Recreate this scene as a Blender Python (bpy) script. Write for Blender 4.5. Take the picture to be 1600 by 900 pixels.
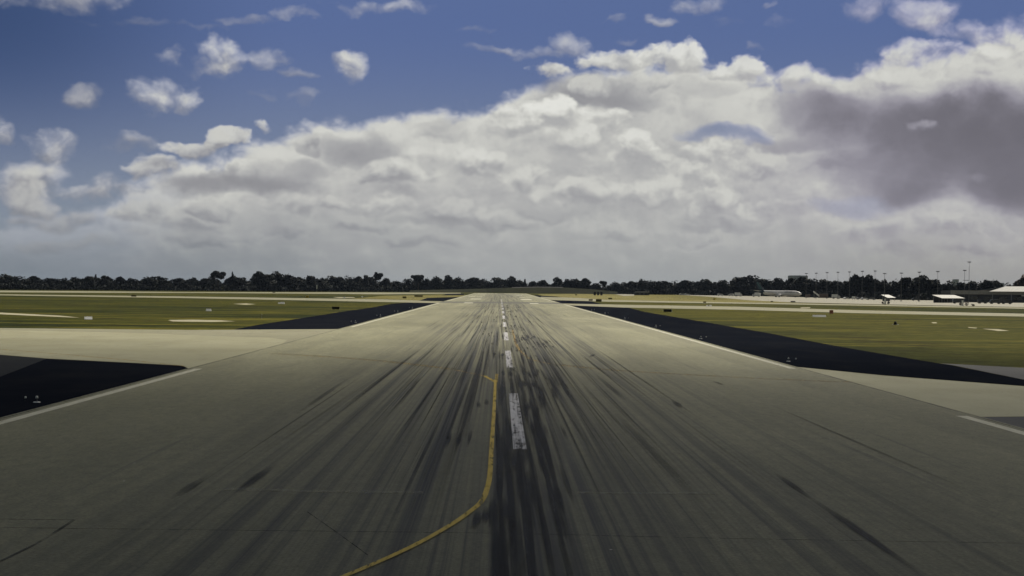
import bpy, bmesh, math, random
from mathutils import Vector, Matrix

for o in list(bpy.data.objects):
    bpy.data.objects.remove(o)
S = bpy.context.scene
COL = S.collection
R = math.radians
random.seed(7)

# ------------------------------------------------------------------ camera
FPX = 2477.0                    # focal length in photo pixels (1600 wide)
EYE = Vector((-0.62, 0.0, 6.1))
ROLL = 0.0106
YAW = 19.0 / FPX
PITCH = -2.2 / FPX
F0 = Vector((math.sin(YAW) * math.cos(PITCH), math.cos(YAW) * math.cos(PITCH), math.sin(PITCH)))
R0 = Vector((math.cos(YAW), -math.sin(YAW), 0))
U0 = R0.cross(F0)
CR = R0 * math.cos(ROLL) + U0 * math.sin(ROLL)
CU = U0 * math.cos(ROLL) - R0 * math.sin(ROLL)
cam = bpy.data.cameras.new('camera')
cam.sensor_width = 36.0
cam.lens = 36.0 * FPX / 1600.0
cam.clip_start = 0.5
cam.clip_end = 60000
co = bpy.data.objects.new('camera', cam)
co.matrix_world = Matrix(((CR.x, CU.x, -F0.x, EYE.x), (CR.y, CU.y, -F0.y, EYE.y),
                          (CR.z, CU.z, -F0.z, EYE.z), (0, 0, 0, 1)))
COL.objects.link(co)
S.camera = co


def ray(px, py):
    return F0 + CR * ((px - 800) / FPX) + CU * ((450 - py) / FPX)


def G(px, py, z=0.0):
    """survey point on the level ground"""
    d = ray(px, py)
    t = (z - EYE.z) / d.z
    return EYE + d * t


def AT(px, py, d):
    """survey point at d metres ahead"""
    return EYE + ray(px, py) * d


# ------------------------------------------------------------------ light, exposure
SUN_EL, SUN_AZ = 47.0, 38.0
S.view_settings.view_transform = 'Standard'
S.view_settings.look = 'None'
S.view_settings.gamma = 1
S.view_settings.use_curve_mapping = False
S.view_settings.exposure = 0.0
S.cycles.use_adaptive_sampling = True
S.cycles.adaptive_threshold = 0.02
S.cycles.adaptive_min_samples = 12
S.cycles.max_bounces = 4
S.cycles.transparent_max_bounces = 24
sl = bpy.data.lights.new('sun', 'SUN')
sl.energy = 5.0
sl.angle = R(0.5)
sl.color = (1.0, 0.93, 0.80)
so = bpy.data.objects.new('sun', sl)
sdir = Vector((math.sin(R(SUN_AZ)) * math.cos(R(SUN_EL)), math.cos(R(SUN_AZ)) * math.cos(R(SUN_EL)), math.sin(R(SUN_EL))))
so.rotation_euler = sdir.to_track_quat('Z', 'Y').to_euler()
so.location = (0, 0, 300)
COL.objects.link(so)


# ------------------------------------------------------------------ node expressions
class NT:
    def __init__(self, tree):
        self.t = tree
        tree.nodes.clear()

    def n(self, kind, **kw):
        x = self.t.nodes.new(kind)
        for k, v in kw.items():
            setattr(x, k, v)
        return x

    def put(self, sock, val):
        if isinstance(val, X):
            self.t.links.new(val.s, sock)
        elif isinstance(val, bpy.types.NodeSocket):
            self.t.links.new(val, sock)
        elif val is not None:
            if isinstance(val, tuple) and len(val) == 3 and sock.type == 'RGBA':
                val = val + (1,)
            sock.default_value = val

    def m(self, op, a, b=None, c=None, clamp=False):
        x = self.n('ShaderNodeMath', operation=op, use_clamp=clamp)
        for i, v in enumerate((a, b, c)):
            if v is not None:
                self.put(x.inputs[i], v)
        return X(self, x.outputs[0])

    def sstep(self, lo, hi, v):
        x = self.n('ShaderNodeMapRange', interpolation_type='SMOOTHSTEP')
        self.put(x.inputs[0], v); self.put(x.inputs[1], lo); self.put(x.inputs[2], hi)
        return X(self, x.outputs[0])

    def remap(self, v, a, b, c, d):
        x = self.n('ShaderNodeMapRange')
        for i, q in enumerate((v, a, b, c, d)):
            self.put(x.inputs[i], q)
        return X(self, x.outputs[0])

    def mix(self, f, a, b, blend='MIX'):
        x = self.n('ShaderNodeMix', data_type='RGBA', blend_type=blend, clamp_factor=True)
        self.put(x.inputs[0], f); self.put(x.inputs[6], a); self.put(x.inputs[7], b)
        return X(self, x.outputs[2])

    def vec(self, x=0.0, y=0.0, z=0.0):
        q = self.n('ShaderNodeCombineXYZ')
        for i, v in enumerate((x, y, z)):
            self.put(q.inputs[i], v)
        return X(self, q.outputs[0])

    def sep(self, v):
        q = self.n('ShaderNodeSeparateXYZ')
        self.put(q.inputs[0], v)
        return [X(self, o) for o in q.outputs]

    def noise(self, v, scale=1.0, detail=4.0, rough=0.5, lac=2.0, dist=0.0, flat=False):
        q = self.n('ShaderNodeTexNoise')
        if flat: q.noise_dimensions = '2D'
        self.put(q.inputs['Vector'], v)
        for k, val in (('Scale', scale), ('Detail', detail), ('Roughness', rough), ('Lacunarity', lac), ('Distortion', dist)):
            self.put(q.inputs[k], val)
        return X(self, q.outputs[0])

    def voro(self, v, scale=1.0, detail=0.0, rough=0.5, lac=2.0, smooth=None, rnd=1.0, flat=False):
        q = self.n('ShaderNodeTexVoronoi')
        if flat: q.voronoi_dimensions = '2D'
        if smooth is not None:
            q.feature = 'SMOOTH_F1'
            self.put(q.inputs['Smoothness'], smooth)
        self.put(q.inputs['Vector'], v)
        for k, val in (('Scale', scale), ('Detail', detail), ('Roughness', rough), ('Lacunarity', lac), ('Randomness', rnd)):
            self.put(q.inputs[k], val)
        return X(self, q.outputs[0])

    def curve(self, v, pts):
        q = self.n('ShaderNodeFloatCurve')
        c = q.mapping.curves[0]
        pts = sorted(pts)
        c.points[0].location = pts[0]
        c.points[1].location = pts[-1]
        for p in pts[1:-1]:
            c.points.new(*p)
        q.mapping.update()
        self.put(q.inputs['Value'], v)
        return X(self, q.outputs[0])


class X:
    def __init__(self, nt, s):
        self.nt, self.s = nt, s

    def __add__(self, o): return self.nt.m('ADD', self, o)
    __radd__ = __add__
    def __sub__(self, o): return self.nt.m('SUBTRACT', self, o)
    def __rsub__(self, o): return self.nt.m('SUBTRACT', o, self)
    def __mul__(self, o): return self.nt.m('MULTIPLY', self, o)
    __rmul__ = __mul__
    def __truediv__(self, o): return self.nt.m('DIVIDE', self, o)


# ------------------------------------------------------------------ sky and clouds (world directions)
def build_world():
    w = bpy.data.worlds.new('World')
    S.world = w
    w.use_nodes = True
    n = NT(w.node_tree)
    out = n.n('ShaderNodeOutputWorld')
    bg = n.n('ShaderNodeBackground')
    STR = 0.1
    bg.inputs[1].default_value = STR
    bg2 = n.n('ShaderNodeBackground')
    bg2.inputs[1].default_value = STR
    mx = n.n('ShaderNodeMixShader')
    n.t.links.new(bg.outputs[0], mx.inputs[1])
    n.t.links.new(bg2.outputs[0], mx.inputs[2])
    n.t.links.new(mx.outputs[0], out.inputs[0])
    sky = n.n('ShaderNodeTexSky', sky_type='NISHITA')
    sky.sun_disc = False
    sky.sun_elevation = R(SUN_EL)
    sky.sun_rotation = R(SUN_AZ)
    sky.air_density = 1.0; sky.dust_density = 0.6; sky.ozone_density = 2.0
    skyc = X(n, sky.outputs[0])
    tc = n.n('ShaderNodeTexCoord')
    dx, dy, dz = n.sep(tc.outputs['Generated'])
    K = FPX / 100.0
    U = n.m('ARCTAN2', dx, dy) * K           # bearing, ~4 units = 10 degrees
    W = n.m('ARCSINE', dz) * K               # elevation in the same units

    def uw(px, py):
        az = math.atan((px - 781) / FPX)
        el = math.atan((447.6 + 0.0106 * (px - 781) - py) / FPX * math.cos(az))
        return az * K, el * K

    def c(r, g, b):                           # linear radiance -> background value
        return (r / STR, g / STR, b / STR)

    # clear air: the physical sky, deepened towards the blue of the photograph
    blue = n.mix(n.sstep(0.0, 4.2, W), c(0.25, 0.29, 0.34), c(0.102, 0.152, 0.320))
    blue = n.mix(n.sstep(-3.0, -8.0, U) * n.sstep(0.8, 4.0, W) * 0.85, blue, c(0.036, 0.066, 0.155))
    base = blue

    # turbulence shared by all clouds
    Vs = W * 1.3

    def nz(u, v, sc, det, r=0.55):
        return n.noise(n.vec(u, v), sc, det, r, flat=True) - 0.5

    def heads(u, v):                           # cauliflower relief
        return 0.5 - n.voro(n.vec(u, v), 1.15, 3.0, 0.5, 2.2, flat=True)

    wx = nz(U + 3.7, Vs, 1.1, 5); wy = nz(U, Vs + 19.1, 1.1, 5)
    Uw, Vw = U + wx * 0.75, W + wy * 0.55
    P = n.vec(Uw, Vw, 0.0)
    u2, v2 = U + wx * 0.5, Vs + wy * 0.4
    bil = heads(u2, v2)
    d1 = nz(U, Vs + 60.0, 1.2, 6, 0.52)
    lit = (bil - heads(u2 + 0.09, v2 + 0.17)) * 0.48 + (d1 - nz(U + 0.09, Vs + 60.17, 1.2, 6, 0.52)) * 0.85
    edge_n = bil * 0.72 + d1 * 0.75
    fine = nz(U + 50.0, Vs * 1.3, 2.2, 6, 0.6)
    soft = nz(U * 0.55 + 80.0, W * 1.4, 0.9, 4)
    UR = 10.0
    col = base

    def top_curve(pts):
        conv = []
        for px, py in pts:
            u, v = uw(px, py)
            conv.append(((u + UR) / (2 * UR), (v + 1.0) / 7.0))
        return n.curve((U + UR) / (2 * UR), conv) * 7.0 - 1.0

    # one cumulus head as a node group: firm sunlit top, base melting into what lies below
    g = bpy.data.node_groups.new('cloud_head', 'ShaderNodeTree')
    gn = NT(g)
    IN = ['P', 'inv', 'off', 'V', 'iy', 'oy', 'rough', 'lit', 'bright', 'base', 'edge0', 'edge1', 'op', 'low0', 'low1', 'relief', 'cover', 'lum', 'thru']
    for nm in IN:
        g.interface.new_socket(nm, in_out='INPUT', socket_type='NodeSocketVector' if nm in ('P', 'inv', 'off') else 'NodeSocketFloat')
    for nm in ('lum', 'thru'):
        g.interface.new_socket(nm, in_out='OUTPUT', socket_type='NodeSocketFloat')
    gi, go = gn.n('NodeGroupInput'), gn.n('NodeGroupOutput')
    I = {nm: X(gn, gi.outputs[nm]) for nm in IN}
    # (the negligible term makes the layers evaluate one after the other, which keeps the shader small)
    eps = gn.m('MULTIPLY', I['lum'], 1e-7)
    ps = gn.n('ShaderNodeVectorMath', operation='SCALE')
    gn.put(ps.inputs[0], I['P']); gn.put(ps.inputs['Scale'], eps + 1.0)
    q = gn.n('ShaderNodeVectorMath', operation='MULTIPLY_ADD')
    gn.put(q.inputs[0], ps.outputs[0])
    for k, nm in ((1, 'inv'), (2, 'off')):
        gn.put(q.inputs[k], I[nm])
    e = gn.n('ShaderNodeVectorMath', operation='DOT_PRODUCT')
    gn.put(e.inputs[0], q.outputs[0]); gn.put(e.inputs[1], q.outputs[0])
    t = gn.m('MULTIPLY_ADD', I['V'] + eps, I['iy'], I['oy'])
    f = gn.m('MULTIPLY_ADD', I['rough'], I['relief'], 1.0 - X(gn, e.outputs['Value']))
    al = gn.sstep(I['edge0'], I['edge1'], f) * gn.sstep(I['low0'], I['low1'], t) * I['op']
    sh = gn.n('ShaderNodeMapRange', interpolation_type='SMOOTHSTEP')
    gn.put(sh.inputs[0], gn.m('MULTIPLY_ADD', I['lit'], 2.0, t))
    sh.inputs[1].default_value = -0.75; sh.inputs[2].default_value = 0.55
    gn.put(sh.inputs[3], I['base']); gn.put(sh.inputs[4], I['bright'])

    def fmix(nt, fac, x, y):
        m = nt.n('ShaderNodeMix', data_type='FLOAT')
        nt.put(m.inputs[0], fac); nt.put(m.inputs[2], x); nt.put(m.inputs[3], y)
        return X(nt, m.outputs[0])
    gn.put(go.inputs['lum'], fmix(gn, al, I['lum'], X(gn, sh.outputs[0]) * I['cover']))
    gn.put(go.inputs['thru'], fmix(gn, al, I['thru'], 1.0 - I['cover']))

    lum, thru = 0.0, 1.0                       # cloud radiance so far, clear sky still showing

    def stamp(px, py, rx, ry, br, ba, e0, e1, op, low, relief, cover=1.0):
        nonlocal lum, thru
        u, v = uw(px, py)
        ix, iy = 100.0 / rx, 100.0 / ry
        k = n.n('ShaderNodeGroup'); k.node_tree = g
        vals = dict(P=P, inv=(ix, iy, 0), off=(-u * ix, -v * iy, 0), V=Vw, iy=iy, oy=-v * iy, rough=edge_n, lit=lit, bright=br * (1.2 if br > 0.3 else 1.0), base=ba * (0.92 if ba > 0.22 else 1.0),
                    edge0=e0, edge1=e1, op=op, low0=low[0], low1=low[1], relief=relief, cover=cover, lum=lum, thru=thru)
        for nm, val in vals.items():
            n.put(k.inputs[nm], val)
        lum, thru = X(n, k.outputs['lum']), X(n, k.outputs['thru'])

    def tint(v):
        """radiance of the clouds: bright parts warm white, shaded parts lavender grey"""
        k = min(1.0, max(0.0, (v - 0.2) / 0.4))
        return c(v * (1.0 + 0.015 * k), v * (0.985 + 0.015 * k), v * (1.13 - 0.18 * k))

    def puff(px, py, rx, ry, br, ba, edge=0.7, op=1.0, low=(-1.0, -0.1)):
        stamp(px, py, rx, ry, br, ba, 0.0, edge, op, low or (-999.0, -998.0), 1.25)

    def tone(px, py, rx, ry, v, op=0.8, gap=False):
        """broad shaded undersides, or gaps where the clear sky shows"""
        stamp(px, py, rx, ry, v, v, -0.3, 1.05, op, (-999.0, -998.0), 0.45, 0.0 if gap else 1.0)

    # thin high wisps
    for a in [(70, -2, 150, 34, .50, .40, .9), (230, 36, 160, 10, .33, .30, .45), (470, 24, 60, 13, .42, .36, .7), (575, 10, 110, 15, .50, .42, .9), (380, 32, 60, 9, .36, .32, .5),
              (760, 78, 50, 10, .40, .34, .6), (830, 78, 70, 15, .46, .38, .75), (895, 68, 45, 20, .50, .40, .8), (735, 52, 40, 7, .36, .3, .4),
              (470, 150, 34, 16, .40, .33, .55), (410, 153, 30, 8, .36, .3, .5), (1090, 12, 50, 17, .47, .38, .8), (1130, 32, 45, 11, .40, .34, .5),
              (1018, 32, 36, 11, .45, .38, .7), (958, 27, 24, 8, .42, .36, .65), (972, 62, 20, 7, .42, .36, .6), (1225, 33, 30, 15, .42, .36, .6), (1214, 8, 18, 8, .42, .36, .6), (1170, 74, 14, 13, .4, .34, .5),
              (1350, 20, 60, 30, .50, .42, .75), (1450, 22, 80, 32, .56, .45, .85), (1500, 50, 70, 28, .56, .45, .85), (1590, 40, 60, 40, .60, .5, .9)]:
        puff(a[0], a[1], a[2], a[3], a[4], a[5], 1.5, a[6], None)
    # fair-weather cumulus at the left
    for a in [(455, 114, 42, 12, .36, .30, .65), (300, 100, 75, 22, .46, .36, .9), (418, 92, 26, 24, .46, .34, .92), (345, 88, 55, 34, .57, .38, 1), (280, 90, 28, 18, .46, .36, .9),
              (135, 151, 36, 19, .36, .27, .85), (285, 154, 30, 25, .52, .36, 1), (240, 143, 50, 36, .55, .38, 1), (525, 96, 22, 13, .45, .36, .9), (546, 107, 30, 27, .54, .40, 1),
              (190, 222, 55, 22, .36, .25, .85), (205, 214, 26, 15, .42, .3, .9), (2, 212, 26, 34, .47, .3, 1), (105, 236, 45, 26, .36, .25, .9), (72, 229, 44, 36, .46, .27, 1),
              (150, 290, 40, 24, .40, .27, .9), (20, 300, 60, 45, .40, .27, .9), (65, 284, 62, 44, .46, .27, 1), (215, 300, 50, 16, .33, .26, .7)]:
        stamp(a[0], a[1], a[2], a[3], a[4], a[5], -0.1, 1.35, a[6], (-1.6, -0.3), 1.5)
    # the great bank
    t = top_curve([(-400, 520), (0, 320), (100, 318), (200, 280), (280, 240), (340, 228), (400, 198), (480, 178), (620, 160), (700, 146), (780, 132), (850, 106), (950, 86), (1060, 78),
                   (1150, 92), (1240, 102), (1340, 80), (1450, 62), (1560, 34), (1650, 0), (1900, -80)])
    dep = t - W
    s = dep + edge_n * 0.42
    al = n.sstep(0.0, 0.3, s) * n.remap(n.sstep(-6.6, -4.6, U + soft * 2.0), 0.0, 1.0, 0.45, 1.0)
    body = n.remap(n.sstep(0.15, 1.6, s + fine * 0.5), 0.0, 1.0, 0.62, 0.45)
    body = fmix(n, n.sstep(0.5, 2.6, dep + soft * 2.0) * n.sstep(-1.5, -4.5, U) * 0.8, body, 0.33)
    body = fmix(n, n.m('MULTIPLY', lit, -1.4, clamp=True), body, 0.32)
    body = fmix(n, n.m('MULTIPLY', lit, 1.3, clamp=True), body, 0.66)
    lum = fmix(n, al, lum, body)
    thru = fmix(n, al, thru, 0.0)
    for a in [(250, 330, 70, 26, .44, .30, .9), (195, 332, 55, 24, .42, .29, .9), (110, 345, 70, 20, .36, .27, .8), (225, 362, 55, 24, .40, .29, .9), (70, 388, 50, 14, .33, .27, .7), (30, 345, 50, 16, .34, .27, .7), (150, 380, 70, 14, .34, .28, .7), (140, 300, 60, 22, .42, .28, .9), (300, 350, 70, 24, .42, .31, .9), (40, 318, 60, 26, .40, .27, .85)]:
        puff(a[0], a[1], a[2], a[3], a[4], a[5], 0.9, a[6], (-1.3, -0.2))
    for a in [(930, 150, 120, 30, .27, .9), (860, 172, 70, 16, .25, .85), (1090, 140, 60, 20, .36, .5), (560, 235, 90, 28, .28, .8), (400, 288, 120, 22, .255, .85), (310, 288, 80, 22, .255, .8), (460, 265, 60, 16, .30, .6), (690, 215, 50, 14, .33, .6), (690, 200, 40, 14, .34, .5)]:
        tone(*a[:5], a[5])
    # shadowed underside of the bank at the right
    for a in [(1290, 175, 110, 44, .20, .75), (1230, 165, 60, 40, .28, .5), (1400, 195, 160, 66, .17, .92), (1540, 190, 150, 70, .155, .97), (1620, 240, 190, 90, .152, .97), (1480, 260, 150, 60, .165, .92), (1350, 260, 120, 30, .22, .7), (1240, 225, 70, 18, .27, .7), (1410, 300, 90, 30, .19, .8), (1590, 300, 90, 40, .17, .85)]:
        tone(*a[:5], a[5])
    for a in [(1330, 118, 90, 20, .56, .42), (1420, 122, 60, 15, .50, .36), (1250, 122, 70, 26, .56, .45), (1450, 85, 100, 26, .58, .48), (1560, 80, 80, 24, .58, .45), (1535, 112, 32, 12, .42, .26)]:
        puff(*a, 1.0, 0.85, (-1.5, 0.0))
    tone(1130, 205, 75, 14, 0, 0.8, True)
    tone(1180, 215, 30, 12, 0, 0.6, True)
    # heads in front of the bank, from the back row forwards
    for a in [(850, 112, 50, 22, .56, .40), (945, 96, 75, 26, .58, .42), (1050, 90, 75, 28, .61, .44), (1140, 104, 50, 20, .58, .45), (920, 140, 45, 20, .47, .33), (1030, 130, 40, 16, .47, .36),
              (405, 196, 24, 17, .50, .36), (368, 217, 34, 22, .50, .34), (340, 226, 34, 20, .48, .33), (290, 236, 52, 22, .47, .30), (470, 228, 36, 22, .46, .33), (230, 262, 45, 22, .44, .28),
              (780, 188, 62, 32, .60, .42), (930, 200, 70, 38, .60, .42), (845, 178, 62, 40, .64, .45), (985, 232, 52, 42, .58, .43), (880, 220, 70, 30, .55, .42),
              (600, 270, 60, 28, .47, .33), (655, 262, 60, 34, .53, .36), (770, 258, 52, 26, .52, .38), (720, 250, 60, 30, .55, .38), (830, 275, 60, 28, .50, .38),
              (1120, 238, 75, 30, .54, .36), (1180, 255, 60, 26, .47, .36), (1060, 270, 60, 34, .51, .42),
              (440, 318, 70, 26, .44, .32), (335, 328, 60, 22, .42, .30), (530, 318, 60, 26, .44, .33), (620, 322, 60, 26, .47, .34), (900, 310, 80, 32, .49, .38), (1000, 300, 80, 36, .50, .40), (1110, 320, 80, 34, .50, .38), (1200, 330, 60, 28, .47, .37),
              (700, 330, 70, 22, .43, .33), (800, 345, 80, 20, .44, .35), (560, 355, 80, 20, .40, .33), (420, 362, 70, 20, .37, .30), (310, 376, 60, 16, .34, .28), (950, 360, 90, 20, .43, .36), (660, 375, 80, 16, .38, .33), (1080, 372, 80, 18, .42, .36)]:
        puff(*a, 0.55, 0.95, (-1.25, -0.35))
    tone(1330, 325, 80, 20, 0, 0.4, True)
    for a in [(700, 345, 110, 10, .30, .6), (1130, 352, 80, 10, .31, .6), (620, 300, 50, 10, .30, .5), (860, 335, 70, 9, .33, .5), (1290, 265, 40, 8, .26, .6)]:
        tone(*a[:5], a[5])
    for a in [(1290, 350, 36, 24, .45, .33), (1400, 362, 70, 28, .44, .32), (1330, 368, 60, 26, .45, .33), (1480, 356, 60, 30, .44, .32), (1560, 352, 60, 28, .42, .31), (1640, 352, 60, 30, .41, .30), (1430, 385, 80, 18, .38, .31), (1540, 388, 80, 18, .36, .29), (1500, 280, 50, 14, .25, .19)]:
        puff(*a, 0.7, 0.9)
    puff(1432, 205, 26, 15, .42, .22, 1.9, 0.9, (-0.7, 0.3))
    # radiance to colour: bright parts warm white, shaded parts lavender grey
    k = n.sstep(0.20, 0.62, lum)
    tintc = n.mix(k, n.mix(n.sstep(2.5, 5.5, U), (0.985, 0.99, 1.06), (1.0, 0.962, 1.13)), (1.0, 1.0, 0.945))
    sc = lum * (1.0 / STR)
    col = n.mix(1.0, n.mix(1.0, tintc, n.vec(sc, sc, sc), 'MULTIPLY'), n.mix(1.0, base, n.vec(thru, thru, thru), 'MULTIPLY'), 'ADD')
    # moisture towards the horizon
    lowc = n.mix(n.sstep(-7.0, 1.0, U), c(0.170, 0.198, 0.226), c(0.315, 0.330, 0.335))
    lowc = n.mix(n.sstep(2.0, 8.0, U), lowc, c(0.30, 0.297, 0.285))
    col = n.mix((1.0 - n.sstep(-0.1, 1.5, W + soft * 0.7)) * 0.85, col, lowc)
    # above and behind, a plain broken overcast: clear air with soft cloud
    cl = n.sstep(0.42, 0.62, n.noise(n.vec(dx * 1.0, dy * 1.0, dz * 2.2), 1.6, 4, 0.55))
    plain = n.mix(1.0, skyc, (0.35, 0.347, 0.325), 'MULTIPLY')
    n.put(bg2.inputs[0], n.mix(cl * 0.7, plain, c(0.165, 0.162, 0.148)))
    n.put(bg.inputs[0], col)
    rest = n.m('MAXIMUM', n.sstep(5.6, 6.6, W), n.sstep(9.6, 10.0, n.m('ABSOLUTE', U)))
    n.put(mx.inputs[0], n.m('MAXIMUM', rest, n.sstep(0.15, 0.35, W * -1.0)))
    w.cycles.sampling_method = 'MANUAL'
    w.cycles.sample_map_resolution = 512


build_world()


# ------------------------------------------------------------------ unseen cloud added overhead to shade the near end of the runway
def added_shade_cloud():
    ALT = 620.0
    off = sdir * (ALT / sdir.z)
    RAD, TAU = 440.0, 7.0
    cx, cy = off.x + 5.0, off.y - 212.0
    rng = random.Random(3)
    ph = [rng.uniform(0, 6.28) for _ in range(6)]
    bm = bmesh.new()
    SEG, RNG = 72, 26

    def prof(t):
        return (1 - t * t) ** 2
    top, bot = [], []
    for k in range(RNG + 1):
        t = k / RNG
        rt, rb = [], []
        for i in range(SEG):
            a = 2 * math.pi * i / SEG
            w = 1 + 0.05 * math.sin(3 * a + ph[0]) + 0.035 * math.sin(5 * a + ph[1]) + 0.025 * math.sin(9 * a + ph[2])
            r = RAD * t * w
            x, y = cx + r * math.cos(a), cy + r * math.sin(a)
            h = 130.0 * prof(t)
            lump = 1 + 0.10 * math.sin(x * 0.03 + ph[3]) * math.sin(y * 0.027 + ph[4])
            rt.append((x, y, ALT + h * 0.7 * lump)); rb.append((x, y, ALT - h * 0.3))
        top.append(rt); bot.append(rb)
    tc_, bc_ = bm.verts.new(top[0][0]), bm.verts.new(bot[0][0])
    T = [[bm.verts.new(p) for p in r] for r in top[1:-1]]
    B = [[bm.verts.new(p) for p in r] for r in bot[1:-1]]
    rim = [bm.verts.new((p[0], p[1], ALT)) for p in top[-1]]
    T.append(rim); B.append(rim)
    for i in range(SEG):
        j = (i + 1) % SEG
        bm.faces.new((tc_, T[0][i], T[0][j])); bm.faces.new((bc_, B[0][j], B[0][i]))
        for k in range(len(T) - 1):
            bm.faces.new((T[k][i], T[k + 1][i], T[k + 1][j], T[k][j]))
            bm.faces.new((B[k][j], B[k + 1][j], B[k + 1][i], B[k][i]))
    bmesh.ops.recalc_face_normals(bm, faces=bm.faces)
    me = bpy.data.meshes.new('shade_cloud'); bm.to_mesh(me); bm.free()
    m = bpy.data.materials.new('shade_cloud_vapour'); m.use_nodes = True
    n = NT(m.node_tree)
    out = n.n('ShaderNodeOutputMaterial')
    v = n.n('ShaderNodeVolumePrincipled')
    v.inputs['Color'].default_value = (0.93, 0.93, 0.93, 1)
    v.inputs['Density'].default_value = TAU / 130.0 * sdir.z
    v.inputs['Anisotropy'].default_value = 0.3
    n.t.links.new(v.outputs[0], out.inputs['Volume'])
    me.materials.append(m)
    o = bpy.data.objects.new('shade_cloud', me); COL.objects.link(o)
    o['kind'] = 'structure'


added_shade_cloud()


# ------------------------------------------------------------------ materials
def mat(name, colr, rough=0.6, spec=0.3, metal=0.0):
    m = bpy.data.materials.new(name)
    m.use_nodes = True
    n = NT(m.node_tree)
    out = n.n('ShaderNodeOutputMaterial')
    b = n.n('ShaderNodeBsdfPrincipled')
    n.t.links.new(b.outputs[0], out.inputs[0])
    if callable(colr):
        colr = colr(n, b, out)
    else:
        tc = n.n('ShaderNodeTexCoord')
        g = n.noise(tc.outputs['Object'], 1.3, 5, 0.6)
        k = n.remap(g, 0.3, 0.7, 0.82, 1.12)
        colr = n.mix(1.0, tuple(colr), n.vec(k, k, k), 'MULTIPLY')
    if colr is not None:
        n.put(b.inputs['Base Color'], colr)
    b.inputs['Roughness'].default_value = rough
    b.inputs['Specular IOR Level'].default_value = spec
    b.inputs['Metallic'].default_value = metal
    return m


def objc(n):
    tc = n.n('ShaderNodeTexCoord')
    return tc.outputs['Object']


def bump(n, b, h, strength, dist):
    q = n.n('ShaderNodeBump')
    q.inputs['Strength'].default_value = strength
    q.inputs['Distance'].default_value = dist
    n.put(q.inputs['Height'], h)
    n.t.links.new(q.outputs[0], b.inputs['Normal'])


def runway_col(n, b, out):
    x, y, z = n.sep(objc(n))
    big = n.noise(n.vec(x * 0.06, y * 0.018), 1.0, 5, 0.55)
    mid = n.noise(n.vec(x * 0.35, y * 0.05, 3.0), 1.0, 6, 0.6)
    grain = n.noise(n.vec(x * 9.0, y * 9.0, 1.0), 1.0, 3, 0.7)
    colr = n.mix(n.sstep(0.3, 0.7, big), RW_A, RW_B)
    colr = n.mix(n.sstep(0.35, 0.75, mid) * 0.45, colr, RW_C)
    # paving lanes laid along the runway
    lane = n.noise(n.vec(n.m('FLOOR', x / 3.75) * 7.3, n.m('FLOOR', y / 240.0) * 3.1, 2.0), 1.0, 0, 0.5)
    k = n.remap(lane, 0.3, 0.7, 0.90, 1.08) * n.remap(grain, 0.3, 0.7, 0.66, 1.34) * n.remap(n.noise(n.vec(x * 2.2, y * 0.9, 41.0), 1.0, 6, 0.72), 0.3, 0.7, 0.78, 1.22)
    colr = n.mix(1.0, colr, n.vec(k, k, k), 'MULTIPLY')
    # rubber laid down by wheels: long narrow streaks, dense about the centreline
    ax = n.m('ABSOLUTE', x - 0.4)
    prof = 1.0 - n.sstep(3.5, 15.5, ax + (n.noise(n.vec(y * 0.012, 4.0, x * 0.05), 1.0, 3, 0.5) - 0.5) * 5.0)
    core = 1.0 - n.sstep(0.6, 1.9, n.m('ABSOLUTE', x - 0.3 - n.m('MAXIMUM', y - 45.0, 0.0) * 0.012))
    s1 = n.noise(n.vec(x * 1.5 + n.noise(n.vec(y * 0.006, 1.0, 0.0), 1.0, 1, 0.5) * 1.2, y * 0.0035, 7.0), 1.0, 7, 0.62)
    s2 = n.noise(n.vec(x * 4.2, y * 0.014, 11.0), 1.0, 5, 0.62)
    s3 = n.noise(n.vec(x * 9.0, y * 0.02, 15.0), 1.0, 4, 0.62)
    rub = n.sstep(0.42, 0.64, s1) * 0.68 + n.sstep(0.42, 0.7, s2) * 0.36 + n.sstep(0.46, 0.70, s3) * 0.24 + 0.10
    near_shade = (1.0 - n.sstep(45.0, 170.0, y + (big - 0.5) * 60.0)) * (1.0 - n.sstep(14.0, 30.0, ax)) * 0.36  # near-end shade painted into the pavement colour, fading with distance
    colr = n.mix(near_shade, colr, (0.047, 0.048, 0.036))
    near = n.remap(n.noise(n.vec(y * 0.012, 9.0, x * 0.1), 1.0, 2, 0.5), 0.35, 0.65, 0.75, 1.1)
    m1 = n.m('MULTIPLY', rub * prof * near, RUB, clamp=True)
    colr = n.mix(m1, colr, (0.024, 0.025, 0.028))
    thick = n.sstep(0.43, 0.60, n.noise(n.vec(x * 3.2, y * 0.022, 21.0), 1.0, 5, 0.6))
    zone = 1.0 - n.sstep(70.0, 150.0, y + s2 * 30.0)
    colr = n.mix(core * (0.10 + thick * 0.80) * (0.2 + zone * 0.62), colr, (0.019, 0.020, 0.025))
    side = n.sstep(0.60, 0.72, n.noise(n.vec(x * 0.9, y * 0.011, 31.0), 1.0, 6, 0.6)) * (1.0 - n.sstep(14.0, 20.0, ax))
    colr = n.mix(side * 0.5, colr, (0.03, 0.031, 0.034))
    # chips of pale stone and grit
    v = n.voro(n.vec(x, y, 0.0), 0.42)
    chip = 1.0 - n.sstep(0.014, 0.022, v)
    colr = n.mix(chip * 0.9, colr, (0.5, 0.49, 0.45))
    bump(n, b, grain + mid * 0.5, 0.35, 0.02)
    return colr


RW_A = (0.222, 0.215, 0.130); RW_B = (0.298, 0.288, 0.182); RW_C = (0.148, 0.145, 0.092)
RUB = 0.95
M_RUNWAY = mat('runway_asphalt', runway_col, 0.7, 0.25)


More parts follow.
